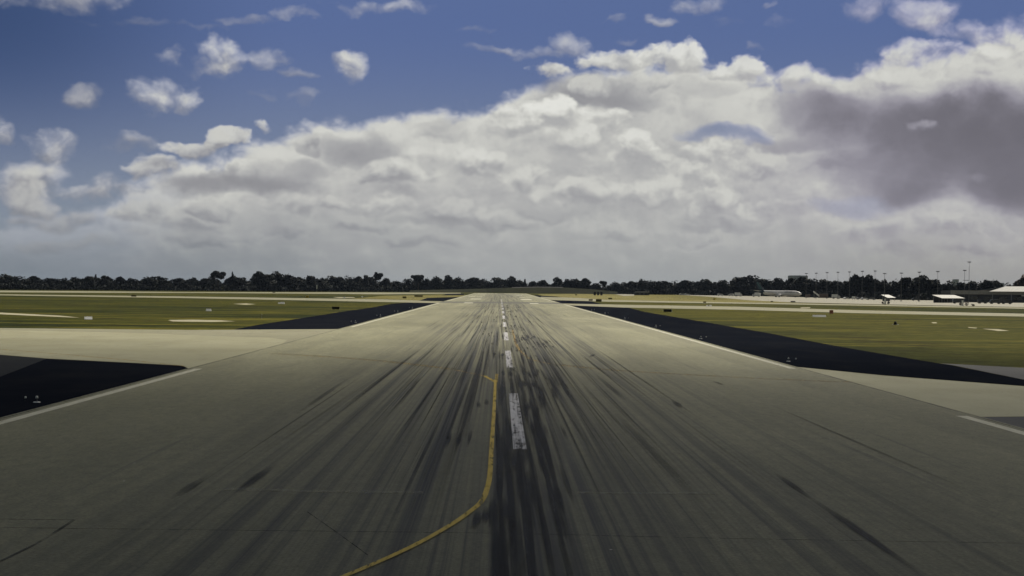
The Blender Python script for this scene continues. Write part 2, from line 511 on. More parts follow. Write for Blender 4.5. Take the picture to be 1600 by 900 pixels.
def slab_col(a, bcol, cc):
    def f(n, b, out):
        x, y, z = n.sep(objc(n))
        g1 = n.noise(n.vec(x * 0.05, y * 0.05), 1.0, 6, 0.6)
        g2 = n.noise(n.vec(x * 0.25, y * 0.08, 4.0), 1.0, 6, 0.65)
        g3 = n.noise(n.vec(x * 6, y * 6, 8.0), 1.0, 3, 0.6)
        colr = n.mix(n.sstep(0.32, 0.68, g1), a, bcol)
        colr = n.mix(n.sstep(0.45, 0.75, g2) * 0.6, colr, cc)
        k = n.remap(g3, 0.3, 0.7, 0.9, 1.1)
        bump(n, b, g3, 0.3, 0.02)
        return n.mix(1.0, colr, n.vec(k, k, k), 'MULTIPLY')
    return f


M_TAXI = mat('taxiway_concrete', slab_col((0.315, 0.302, 0.192), (0.375, 0.36, 0.238), (0.25, 0.234, 0.142)), 0.7, 0.25)
M_TAXI_FAR = mat('far_taxiway_concrete', slab_col((0.245, 0.234, 0.155), (0.285, 0.272, 0.185), (0.20, 0.188, 0.118)), 0.8, 0.15)
M_TAXI_OLD = mat('old_taxiway_asphalt', slab_col((0.245, 0.236, 0.152), (0.285, 0.273, 0.182), (0.19, 0.178, 0.115)), 0.7, 0.25)
M_APRON = mat('apron_concrete', slab_col((0.255, 0.238, 0.18), (0.285, 0.268, 0.205), (0.205, 0.188, 0.14)), 0.7, 0.25)
M_SHOULDER = mat('fresh_black_asphalt', slab_col((0.0085, 0.0105, 0.016), (0.0115, 0.0135, 0.019), (0.018, 0.019, 0.022)), 1.0, 0.0)
M_GREYSTRIP = mat('worn_grey_asphalt', slab_col((0.075, 0.075, 0.078), (0.09, 0.09, 0.09), (0.06, 0.06, 0.06)), 0.8, 0.15)
M_SOIL = mat('pale_bare_soil', slab_col((0.36, 0.335, 0.235), (0.43, 0.40, 0.29), (0.26, 0.23, 0.14)), 0.9, 0.05)
M_CROSS = mat('crossing_asphalt', slab_col((0.10, 0.10, 0.085), (0.13, 0.13, 0.11), (0.08, 0.08, 0.07)), 0.75, 0.2)


def grass_col(d1, d2, d3, d4):
    def f(n, b, out):
        x, y, z = n.sep(objc(n))
        wig = n.noise(n.vec(x * 0.02, y * 0.02, 9.0), 1.0, 3, 0.5) * 1.5
        g1 = n.noise(n.vec(x * 0.009 + wig * 0.2, y * 0.014), 1.0, 6, 0.55)
        g2 = n.noise(n.vec(x * 0.016, y * 0.10 + wig, 2.0), 1.0, 8, 0.66)
        g3 = n.noise(n.vec(x * 0.35, y * 0.45, 5.0), 1.0, 7, 0.72)
        colr = n.mix(n.sstep(0.43, 0.57, g1), d1, d2)
        colr = n.mix(n.sstep(0.47, 0.66, g2) * 0.9, colr, d3)
        colr = n.mix(n.sstep(25.0, 60.0, x) * (1.0 - n.sstep(75.0, 150.0, x + wig * 20.0)) * 0.6, colr, n.mix(g2, d2, d3))
        g4 = n.noise(n.vec(x * 0.05 + 30.0, y * 0.10 + wig, 12.0), 1.0, 8, 0.66)
        colr = n.mix(n.sstep(0.53, 0.66, g4) * 0.9, colr, d4)
        k = n.remap(g3, 0.28, 0.72, 0.42, 1.6)
        bump(n, b, g3, 0.9, 0.15)
        return n.mix(1.0, colr, n.vec(k, k, k), 'MULTIPLY')
    return f


M_GRASS = mat('rough_grass', grass_col((0.017, 0.024, 0.006), (0.046, 0.048, 0.008), (0.125, 0.112, 0.017), (0.026, 0.020, 0.007)), 0.95, 0.04)
M_DRY = mat('dry_grass', grass_col((0.125, 0.112, 0.034), (0.20, 0.178, 0.066), (0.25, 0.225, 0.10), (0.07, 0.07, 0.022)), 0.95, 0.04)


def paint(name, colr, wear, streak=0.3, op=1.0, soft=0.05):
    """worn road paint: the paint breaks up and lets the surface through"""
    m = bpy.data.materials.new(name)
    m.use_nodes = True
    n = NT(m.node_tree)
    out = n.n('ShaderNodeOutputMaterial')
    b = n.n('ShaderNodeBsdfPrincipled')
    t = n.n('ShaderNodeBsdfTransparent')
    mx = n.n('ShaderNodeMixShader')
    x, y, z = n.sep(objc(n))
    g = n.noise(n.vec(x * 3.5, y * 0.6), 1.0, 7, 0.68)
    s = n.noise(n.vec(x * 7.0, y * 0.06, 3.0), 1.0, 5, 0.6)
    k = g * (1 - streak) + s * streak
    n.put(b.inputs['Base Color'], n.mix(n.sstep(0.35, 0.7, n.noise(n.vec(x * 8, y * 0.5, 6.0), 1.0, 5, 0.7)) * 0.5, colr, tuple(0.45 * q for q in colr)))
    b.inputs['Roughness'].default_value = 0.6
    b.inputs['Specular IOR Level'].default_value = 0.2
    n.put(mx.inputs[0], n.sstep(wear - soft, wear + soft, k) * op)
    n.t.links.new(t.outputs[0], mx.inputs[1])
    n.t.links.new(b.outputs[0], mx.inputs[2])
    n.t.links.new(mx.outputs[0], out.inputs[0])
    return m


M_WHITE = paint('white_runway_paint', (0.66, 0.65, 0.67), 0.455, streak=0.5, op=0.92, soft=0.09)
M_EDGE = paint('white_edge_paint', (0.60, 0.58, 0.45), 0.36)
M_YELLOW = paint('yellow_taxi_paint', (0.62, 0.45, 0.07), 0.425, op=0.92, soft=0.08)
M_YWORN = paint('faded_yellow_paint', (0.40, 0.27, 0.08), 0.50)
M_FAINT = paint('scuffed_pale_paint', (0.34, 0.33, 0.25), 0.47, streak=0.1, op=0.42, soft=0.16)
M_STAIN = paint('yellowed_stain', (0.34, 0.26, 0.10), 0.5, streak=0.1, op=0.3, soft=0.2)


def rubber_mat():
    m = bpy.data.materials.new('tyre_rubber')
    m.use_nodes = True
    n = NT(m.node_tree)
    out = n.n('ShaderNodeOutputMaterial')
    b = n.n('ShaderNodeBsdfPrincipled')
    t = n.n('ShaderNodeBsdfTransparent')
    mx = n.n('ShaderNodeMixShader')
    uv = n.n('ShaderNodeUVMap', uv_map='UVMap')
    a, l, _ = n.sep(uv.outputs[0])
    x, y, z = n.sep(objc(n))
    g = n.noise(n.vec(x * 6.0, y * 0.25), 1.0, 6, 0.65)
    lc = n.m('ABSOLUTE', l * 2.0 - 1.0)
    acr = 1.0 - n.sstep(0.45, 0.95, n.m('ABSOLUTE', a * 2.0 - 1.0) + (g - 0.5) * 0.9 + lc * lc * 0.7)
    al = n.sstep(0.0, 0.45, l + (g - 0.5) * 0.2) * (1.0 - n.sstep(0.5, 1.0, l + (g - 0.5) * 0.3))
    b.inputs['Base Color'].default_value = (0.017, 0.018, 0.021, 1)
    b.inputs['Roughness'].default_value = 0.7
    b.inputs['Specular IOR Level'].default_value = 0.25
    at = n.n('ShaderNodeAttribute', attribute_name='weight')
    n.put(mx.inputs[0], acr * al * X(n, at.outputs['Fac']) * n.remap(g, 0.3, 0.7, 0.6, 1.0))
    n.t.links.new(t.outputs[0], mx.inputs[1])
    n.t.links.new(b.outputs[0], mx.inputs[2])
    n.t.links.new(mx.outputs[0], out.inputs[0])
    return m


M_RUBBER = rubber_mat()


def leaf_mat(name, c1, c2):
    def f(n, b, out):
        at = n.n('ShaderNodeAttribute', attribute_name='tint')
        oi = n.n('ShaderNodeObjectInfo')
        colr = n.mix(X(n, at.outputs['Fac']), c1, c2)
        k = n.remap(X(n, oi.outputs['Random']), 0.0, 1.0, 0.7, 1.2)
        return n.mix(1.0, colr, n.vec(k, k, k), 'MULTIPLY')
    return mat(name, f, 0.8, 0.1)


M_LEAF = leaf_mat('dark_leaves', (0.006, 0.008, 0.009), (0.017, 0.020, 0.017))
M_LEAF_BR = leaf_mat('brownish_leaves', (0.06, 0.045, 0.035), (0.11, 0.085, 0.07))
M_BARK = mat('bark', (0.07, 0.06, 0.05), 0.9, 0.05)
M_WPAINT = mat('white_vehicle_paint', (0.72, 0.72, 0.71), 0.35, 0.5)
M_FUSE = mat('aircraft_white', (0.74, 0.72, 0.70), 0.4, 0.4)
M_NAVY = mat('aircraft_navy', (0.012, 0.03, 0.05), 0.35, 0.5)
M_TEAL = mat('aircraft_teal', (0.04, 0.12, 0.11), 0.4, 0.5)
M_GLASS = mat('dark_glass', (0.015, 0.018, 0.022), 0.12, 0.6)
M_TYRE = mat('tyre_black', (0.02, 0.02, 0.02), 0.9, 0.1)
M_METAL = mat('galvanised_steel', (0.30, 0.30, 0.31), 0.5, 0.5, 0.3)
M_POLE = mat('weathered_pole', (0.13, 0.13, 0.135), 0.7, 0.2)
M_DKMETAL = mat('dark_steel', (0.06, 0.06, 0.065), 0.6, 0.3)
M_BLACK = mat('sign_back_black', (0.014, 0.015, 0.018), 0.7, 0.2)
M_SIGNY = mat('sign_yellow', (0.55, 0.40, 0.05), 0.5, 0.3)
M_OLIVE = mat('sign_olive', (0.10, 0.085, 0.02), 0.6, 0.2)
M_RED = mat('faded_red', (0.42, 0.15, 0.09), 0.6, 0.2)
M_MARK = mat('marker_white', (0.78, 0.78, 0.74), 0.5, 0.3)
M_ROOFW = mat('white_roof_sheet', (0.31, 0.305, 0.28), 0.5, 0.3)
M_WALLG = mat('grey_wall_panel', (0.26, 0.26, 0.25), 0.7, 0.2)
M_WALLD = mat('dark_wall_panel', (0.05, 0.052, 0.06), 0.7, 0.2)
M_FARB = mat('pale_far_wall', (0.62, 0.62, 0.62), 0.8, 0.1)
M_BROWN = mat('brown_cargo', (0.16, 0.12, 0.10), 0.7, 0.2)
M_LAMP = mat('lamp_glass', (0.75, 0.75, 0.68), 0.2, 0.5)
M_DKCAR = mat('dark_vehicle_paint', (0.03, 0.032, 0.04), 0.35, 0.5)
M_GREYCAR = mat('grey_vehicle_paint', (0.2, 0.2, 0.21), 0.35, 0.5)


# ------------------------------------------------------------------ mesh helpers
class MB:
    def __init__(self):
        self.v, self.f = [], []

    def add(self, vs, fs):
        o = len(self.v)
        self.v += [tuple(p) for p in vs]
        self.f += [tuple(i + o for i in q) for q in fs]
        return self

    def box(self, c, s, taper=1.0, rz=0.0):
        x, y, z = s[0] / 2, s[1] / 2, s[2] / 2
        vs = []
        for k, (tz, t) in enumerate(((-z, 1.0), (z, taper))):
            for a, b in ((-x, -y), (x, -y), (x, y), (-x, y)):
                a *= t; b *= t
                vs.append((c[0] + a * math.cos(rz) - b * math.sin(rz), c[1] + a * math.sin(rz) + b * math.cos(rz), c[2] + tz))
        return self.add(vs, [(3, 2, 1, 0), (4, 5, 6, 7), (0, 1, 5, 4), (1, 2, 6, 5), (2, 3, 7, 6), (3, 0, 4, 7)])

    def tube(self, a, b, r1, r2=None, n=8, cap=True):
        a, b = Vector(a), Vector(b)
        r2 = r1 if r2 is None else r2
        d = (b - a).normalized()
        u = d.orthogonal().normalized(); w = d.cross(u)
        vs, fs = [], []
        for p, r in ((a, r1), (b, r2)):
            for i in range(n):
                t = 2 * math.pi * i / n
                vs.append(p + u * (r * math.cos(t)) + w * (r * math.sin(t)))
        for i in range(n):
            j = (i + 1) % n
            fs.append((i, j, n + j, n + i))
        if cap:
            fs += [tuple(range(n - 1, -1, -1)), tuple(range(n, 2 * n))]
        return self.add(vs, fs)

    def prism(self, prof, y0, y1):
        """profile in xz, extruded along y"""
        k = len(prof)
        vs = [(x, y0, z) for x, z in prof] + [(x, y1, z) for x, z in prof]
        fs = [(i, (i + 1) % k, k + (i + 1) % k, k + i) for i in range(k)]
        fs += [tuple(range(k - 1, -1, -1)), tuple(range(k, 2 * k))]
        return self.add(vs, fs)

    def lathe_x(self, prof, n=20):
        """profile (x, radius_y, radius_z, z centre) skinned about the x axis"""
        vs, fs = [], []
        for x, ry, rz, zc in prof:
            for i in range(n):
                t = 2 * math.pi * i / n
                vs.append((x, ry * math.cos(t), zc + rz * math.sin(t)))
        for a in range(len(prof) - 1):
            for i in range(n):
                j = (i + 1) % n
                fs.append((a * n + i, a * n + j, (a + 1) * n + j, (a + 1) * n + i))
        fs += [tuple(range(n)), tuple(range((len(prof) - 1) * n + n - 1, (len(prof) - 1) * n - 1, -1))]
        return self.add(vs, fs)

    def build(self, name, m, parent=None, smooth=False):
        me = bpy.data.meshes.new(name)
        me.from_pydata(self.v, [], self.f)
        bm = bmesh.new(); bm.from_mesh(me)
        bmesh.ops.recalc_face_normals(bm, faces=bm.faces)
        bm.to_mesh(me); bm.free()
        me.materials.append(m)
        if smooth:
            me.polygons.foreach_set('use_smooth', [True] * len(me.polygons))
        o = bpy.data.objects.new(name, me)
        COL.objects.link(o)
        if parent:
            o.parent = parent
        return o


def tag(o, label=None, cat=None, group=None, kind=None):
    if label: o['label'] = label
    if cat: o['category'] = cat
    if group: o['group'] = group
    if kind: o['kind'] = kind
    return o


def thing(name, label, cat, loc=(0, 0, 0), rz=0.0, group=None, scale=None):
    o = bpy.data.objects.new(name, None)
    o.empty_display_size = 0.3
    COL.objects.link(o)
    o.location = loc
    o.rotation_euler = (0, 0, rz)
    if scale: o.scale = scale
    return tag(o, label, cat, group)


def dup(root, loc, rz=0.0, label=None, cat=None, group=None, scale=None):
    r = root.copy(); COL.objects.link(r)
    r.location = loc; r.rotation_euler = (0, 0, rz)
    if scale: r.scale = scale
    tag(r, label, cat, group)
    for ch in list(root.children):
        c = ch.copy(); COL.objects.link(c); c.parent = r
        for g in ch.children:
            d = g.copy(); COL.objects.link(d); d.parent = c
    return r


def sheet(name, pts, z, m, kind='structure', parent=None):
    """flat polygon lying on the ground"""
    bm = bmesh.new()
    vs = [bm.verts.new((p[0], p[1], z)) for p in pts]
    f = bm.faces.new(vs)
    f.normal_update()
    if f.normal.z < 0:
        f.normal_flip()
    bmesh.ops.triangulate(bm, faces=[f])
    me = bpy.data.meshes.new(name)
    bm.to_mesh(me); bm.free()
    me.materials.append(m)
    o = bpy.data.objects.new(name, me)
    COL.objects.link(o)
    if parent: o.parent = parent
    elif kind: o['kind'] = kind
    return o


def gp(pts):
    return [G(*p) for p in pts]


# ------------------------------------------------------------------ ground and pavements
bm = bmesh.new()
rings = [0, 150, 400, 900, 2000, 5000, 12000, 30000]
prev = None
for r in rings[1:]:
    ring = [bm.verts.new((r * math.cos(2 * math.pi * i / 48), r * math.sin(2 * math.pi * i / 48) + 300, -0.06)) for i in range(48)]
    if prev is None:
        bm.faces.new(ring)
    else:
        for i in range(48):
            j = (i + 1) % 48
            bm.faces.new((prev[i], ring[i], ring[j], prev[j]))
    prev = ring
me = bpy.data.meshes.new('ground'); bm.to_mesh(me); bm.free(); me.materials.append(M_GRASS)
ground = bpy.data.objects.new('ground', me); COL.objects.link(ground); ground['kind'] = 'structure'

RWE = 22.9
END = 1420.0
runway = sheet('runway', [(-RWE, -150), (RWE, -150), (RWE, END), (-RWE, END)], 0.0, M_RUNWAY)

sheet('dry_grass', gp([(545, 466.6), (600, 462), (720, 459.4), (740, 463.5), (720, 468), (650, 469.5), (600, 467)]), -0.05, M_DRY)
sheet('dry_grass', gp([(840, 459.6), (950, 458.6), (1100, 461.4), (1167, 467), (1240, 473), (1350, 476), (1100, 472), (950, 469), (860, 466)]), -0.05, M_DRY)
sheet('dry_grass', gp([(1000, 488), (1060, 491), (1200, 497), (1380, 505), (1420, 512), (1330, 524), (1250, 527), (1110, 503)]), -0.05, M_DRY) if False else None

# left side
sheet('taxiway', gp([(-250, 511), (0, 512.3), (300, 515.2), (520, 514), (575, 513), (420, 560), (297, 576.5), (285, 571), (215, 567), (75, 560), (0, 554), (-250, 538)]), -0.02, M_TAXI_OLD)
sheet('taxiway', gp([(-250, 513), (0, 515.5), (215, 520), (340, 525), (417, 527), (449, 531), (430, 545), (297, 576), (285, 570.5), (215, 566.5), (75, 559.5), (0, 553.5), (-250, 537)]), -0.014, M_TAXI)
sheet('runway_shoulder', gp([(320, 576), (297, 576.3), (285, 570.8), (215, 566.8), (75, 559.8), (70, 561), (0, 588)]) + [(-41, 70), (-41, -150), (-22, -150)], -0.03, M_SHOULDER)
sheet('runway_shoulder', gp([(362, 515.3), (400, 507.7), (462, 498.3), (534, 487), (580, 480.6), (612, 474.6), (640, 472.5), (720, 471), (700, 480), (575, 513.4), (520, 514.2)]), -0.03, M_SHOULDER)
sheet('runway_shoulder', gp([(655, 469.6), (668, 465.4), (716, 463.9), (735, 466), (715, 471)]), -0.03, M_SHOULDER)
sheet('runway_shoulder', gp([(690, 461.2), (699, 459.2), (725, 458.8), (725, 461)]), -0.03, M_SHOULDER)
M_DKPAV = mat('old_dark_asphalt', slab_col((0.022, 0.024, 0.028), (0.03, 0.032, 0.034), (0.018, 0.019, 0.022)), 0.95, 0.03)
sheet('old_pavement', gp([(-300, 541), (0, 553.8), (75, 559.6), (85, 560.6), (66, 563), (0, 590)]) + [(-40, 70), (-40, -100), (-140, -100), (-140, 120)], -0.036, M_DKPAV)
# right side
sheet('runway_shoulder', gp([(870, 475.5), (973, 478.5), (1007, 487), (1039, 492.6), (1096, 502), (1150, 511.5), (1200, 520), (1300, 539), (1400, 556), (1490, 571), (1600, 593), (1850, 640), (1850, 622), (1600, 602), (1381, 585.6), (1247, 572.6), (1200, 573)]), -0.03, M_SHOULDER)
sheet('taxiway', gp([(1200, 571), (1247, 573), (1381, 586.2), (1600, 602.8), (1850, 622), (1850, 655), (1600, 650), (1537, 650.5), (1450, 650)]), -0.024, M_TAXI)
sheet('old_pavement', gp([(1469, 567), (1600, 574), (1850, 588), (1850, 639), (1600, 592.4), (1492, 570.6)]), -0.034, M_GREYSTRIP)
sheet('runway_shoulder', [(22, 73), tuple(G(1537, 650.7))[:2], tuple(G(1600, 650.3))[:2], tuple(G(1850, 655.5))[:2], (60, -150), (22, -150)], -0.028, M_GREYSTRIP)
sheet('runway_shoulder', gp([(850, 469), (922, 470.3), (934, 473.6), (940, 475), (870, 475)]), -0.032, M_SHOULDER)
sheet('runway_shoulder', gp([(835, 461.2), (869, 463.2), (880, 465), (840, 464)]), -0.032, M_SHOULDER)
# crossing taxiway and the strips beyond
sheet('taxiway', gp([(-300, 456), (0, 459.7), (300, 463.3), (600, 467.6), (672, 470.3), (720, 471.2), (720, 473.6), (672, 473.3), (600, 471.8), (300, 465.8), (0, 461.3), (-300, 457.2)]), -0.018, M_TAXI_FAR)
sheet('taxiway', gp([(850, 473.2), (888, 474.3), (973, 476), (1150, 479), (1350, 484.8), (1600, 490), (1900, 496), (1900, 502), (1600, 494.5), (1350, 489.4), (1150, 483.8), (973, 480.4), (888, 477), (850, 476)]), -0.018, M_TAXI_FAR)
sheet('taxiway', gp([(-200, 452.8), (0, 453.8), (150, 455), (300, 456.3), (520, 456.7), (600, 456.9), (720, 457.4), (720, 458.6), (600, 459.8), (520, 459), (300, 457.5), (150, 457.2), (0, 456.6), (-200, 455.5)]), -0.04, M_TAXI_FAR)
sheet('taxiway', gp([(845, 463.6), (900, 465.3), (950, 468.5), (1100, 471.5), (1350, 475.7), (1600, 480.5), (1900, 486), (1900, 489), (1600, 482.2), (1350, 477.5), (1100, 473.4), (950, 471.3), (870, 469), (845, 468)]), -0.026, M_TAXI_FAR)
sheet('apron', gp([(1040, 459.5), (1107, 461.4), (1209, 463), (1350, 466.5), (1600, 470.5), (1900, 475), (1900, 486), (1600, 479.7), (1350, 474.8), (1231, 472), (1167, 468.7), (1110, 463.6)]), -0.04, M_APRON)
sheet('taxiway', gp([(950, 458.4), (996, 458.6), (990, 461.8), (975, 462.3), (962, 460)]), -0.04, M_APRON)
# bare and concrete patches in the grass
for pts in ([(262, 499.5), (300, 499), (345, 500), (368, 501.5), (330, 502.6), (270, 501.8)],
            [(-60, 485.5), (0, 488), (95, 492.8), (125, 496), (90, 494.6), (0, 490.6), (-60, 488)],
            [(364, 474.6), (385, 473.8), (400, 475), (385, 476)],
            [(1455, 503.3), (1462, 503), (1465, 504.6), (1458, 504.8)],
            [(1512, 510.6), (1527, 511.6), (1525, 512.6), (1514, 511.8)],
            [(1535, 513.2), (1560, 513.8), (1577, 516.4), (1560, 516.6)],
            [(520, 464), (553, 464.2), (555, 465), (530, 465.4)],
            [(1250, 480.3), (1266, 480), (1266, 481.2), (1252, 481.4)]):
    sheet('bare_patch', gp(pts), -0.045, M_SOIL)

# ------------------------------------------------------------------ runway markings (parts of the runway)
MZ = 0.006


def strip(name, x0, x1, y0, y1, m, z=MZ):
    return sheet(name, [(x0, y0), (x1, y0), (x1, y1), (x0, y1)], z, m, None, runway)


def poly_line(name, pts, w, m, z=MZ):
    """a painted line of constant width through ground points"""
    P = [Vector((p[0], p[1])) for p in pts]
    Q = []
    for i in range(len(P) - 1):
        a = P[max(i - 1, 0)]; b = P[i]; c = P[i + 1]; d = P[min(i + 2, len(P) - 1)]
        for k in range(8):
            t = k / 8
            Q.append(0.5 * ((2 * b) + (c - a) * t + (2 * a - 5 * b + 4 * c - d) * t * t + (3 * b - a - 3 * c + d) * t ** 3))
    Q.append(P[-1])
    mb = MB()
    L, Rr = [], []
    for i, q in enumerate(Q):
        t = (Q[min(i + 1, len(Q) - 1)] - Q[max(i - 1, 0)]).normalized()
        nn = Vector((-t.y, t.x))
        L.append((q.x + nn.x * w / 2, q.y + nn.y * w / 2, z)); Rr.append((q.x - nn.x * w / 2, q.y - nn.y * w / 2, z))
    k = len(Q)
    mb.add(L + Rr, [(i, k + i, k + i + 1, i + 1) for i in range(k - 1)])
    return mb.build(name, m, runway)


d1 = G(811, 703).y
for i in range(0, 12):
    y0 = d1 + i * 60.0
    strip('centreline_stripe', -0.05, 0.45, y0, y0 + 31.0, M_WHITE, 0.028)
# edge lines, interrupted where the taxiways join
for x, segs in ((-22.05, ((-150, G(297, 576).y), (G(545, 511).y, 560), (650, END))), (22.05, ((-150, G(1520, 650).y), (G(1245, 576).y, 555), (650, END)))):
    for a, b in segs:
        strip('edge_line', x - 0.27, x + 0.27, a, b, M_EDGE)
for sgn in (-1, 1):
    for y0, ln, xa, xb in ((566, 24, 10.4, 13.6), (735, 45, 9.5, 14.6), (900, 24, 10.5, 14), (930, 24, 15, 19), (1090, 24, 11, 15)):
        a, b = sorted((sgn * xa, sgn * xb))
        strip('touchdown_mark', a, b, y0, y0 + ln, M_EDGE)
    for k in range(6):
        xa = sgn * (3.2 + k * 2.9)
        a, b = sorted((xa, xa + sgn * 1.7))
        strip('threshold_stripe', a, b, 1340, 1376, M_EDGE)
strip('crossing_band', -RWE, RWE, G(790, 473.9).y, G(790, 472.0).y, M_CROSS, 0.004)

poly_line('yellow_taxi_line', gp([(774, 594), (772, 640), (768, 700), (766, 735), (763, 757), (754, 782), (735, 800), (700, 824), (640, 857), (545, 899), (400, 955)]), 0.165, M_YELLOW, 0.028)
poly_line('yellow_taxi_line', gp([(776.5, 584.5), (775, 598)]), 0.2, M_YELLOW, 0.014)
poly_line('yellow_taxi_line', gp([(757, 587.5), (765, 592), (775, 598)]), 0.24, M_YELLOW, 0.018)
poly_line('faded_taxi_line', gp([(757, 588), (715, 579), (660, 571), (580, 563), (500, 557), (430, 553)]), 0.26, M_YWORN, 0.012)
poly_line('faded_taxi_line', gp([(800.5, 515), (804, 530), (809, 543), (818, 553), (832, 562), (870, 570), (940, 577), (1050, 584), (1200, 592), (1330, 597)]), 0.26, M_YWORN, 0.012)
poly_line('yellow_taxi_line', gp([(800.5, 515), (804, 530), (809, 543), (816, 551.5)]), 0.17, M_YWORN, 0.016)
poly_line('paint_stain', gp([(715, 578), (660, 571), (580, 562.5), (500, 556.5), (420, 552)]), 1.5, M_STAIN, 0.005)
poly_line('paint_stain', gp([(870, 569), (940, 577), (1050, 584), (1200, 592), (1330, 597)]), 1.3, M_STAIN, 0.005)
o = poly_line('edge_marking', gp([(-40, 542), (0, 545.5), (100, 553.5), (200, 562.5), (290, 572)]), 0.35, M_YWORN, -0.006)
poly_line('pale_scuff_line', gp([(340, 765.5), (400, 766), (470, 767.5), (560, 769), (660, 770)]), 0.62, M_FAINT, 0.012)
poly_line('pale_scuff_line', gp([(900, 770), (1000, 771), (1120, 771.5)]), 0.5, M_FAINT, 0.012)

# sealed joints: thin dark lines across the paving
M_SEAL = paint('joint_sealant', (0.022, 0.023, 0.026), 0.45, streak=0.0, op=0.6, soft=0.12)
poly_line('sealed_joint', gp([(-60, 824), (200, 827), (560, 831), (800, 834), (1150, 842), (1650, 850)]), 0.06, M_SEAL, 0.008)
poly_line('sealed_joint', gp([(-40, 811), (60, 812), (116, 812.5)]), 0.10, M_SEAL, 0.008)
poly_line('sealed_joint', gp([(116, 812.5), (60, 848), (-30, 892)]), 0.10, M_SEAL, 0.009)
poly_line('sealed_joint', gp([(480, 800), (530, 835), (575, 868)]), 0.03, M_SEAL, 0.008)
poly_line('sealed_joint', [(-RWE + .2, -100), (-RWE + .2, 300), (-RWE + .2, 560)], 0.12, M_SEAL, 0.004)
poly_line('sealed_joint', [(RWE - .2, -100), (RWE - .2, 300), (RWE - .2, 560)], 0.12, M_SEAL, 0.004)


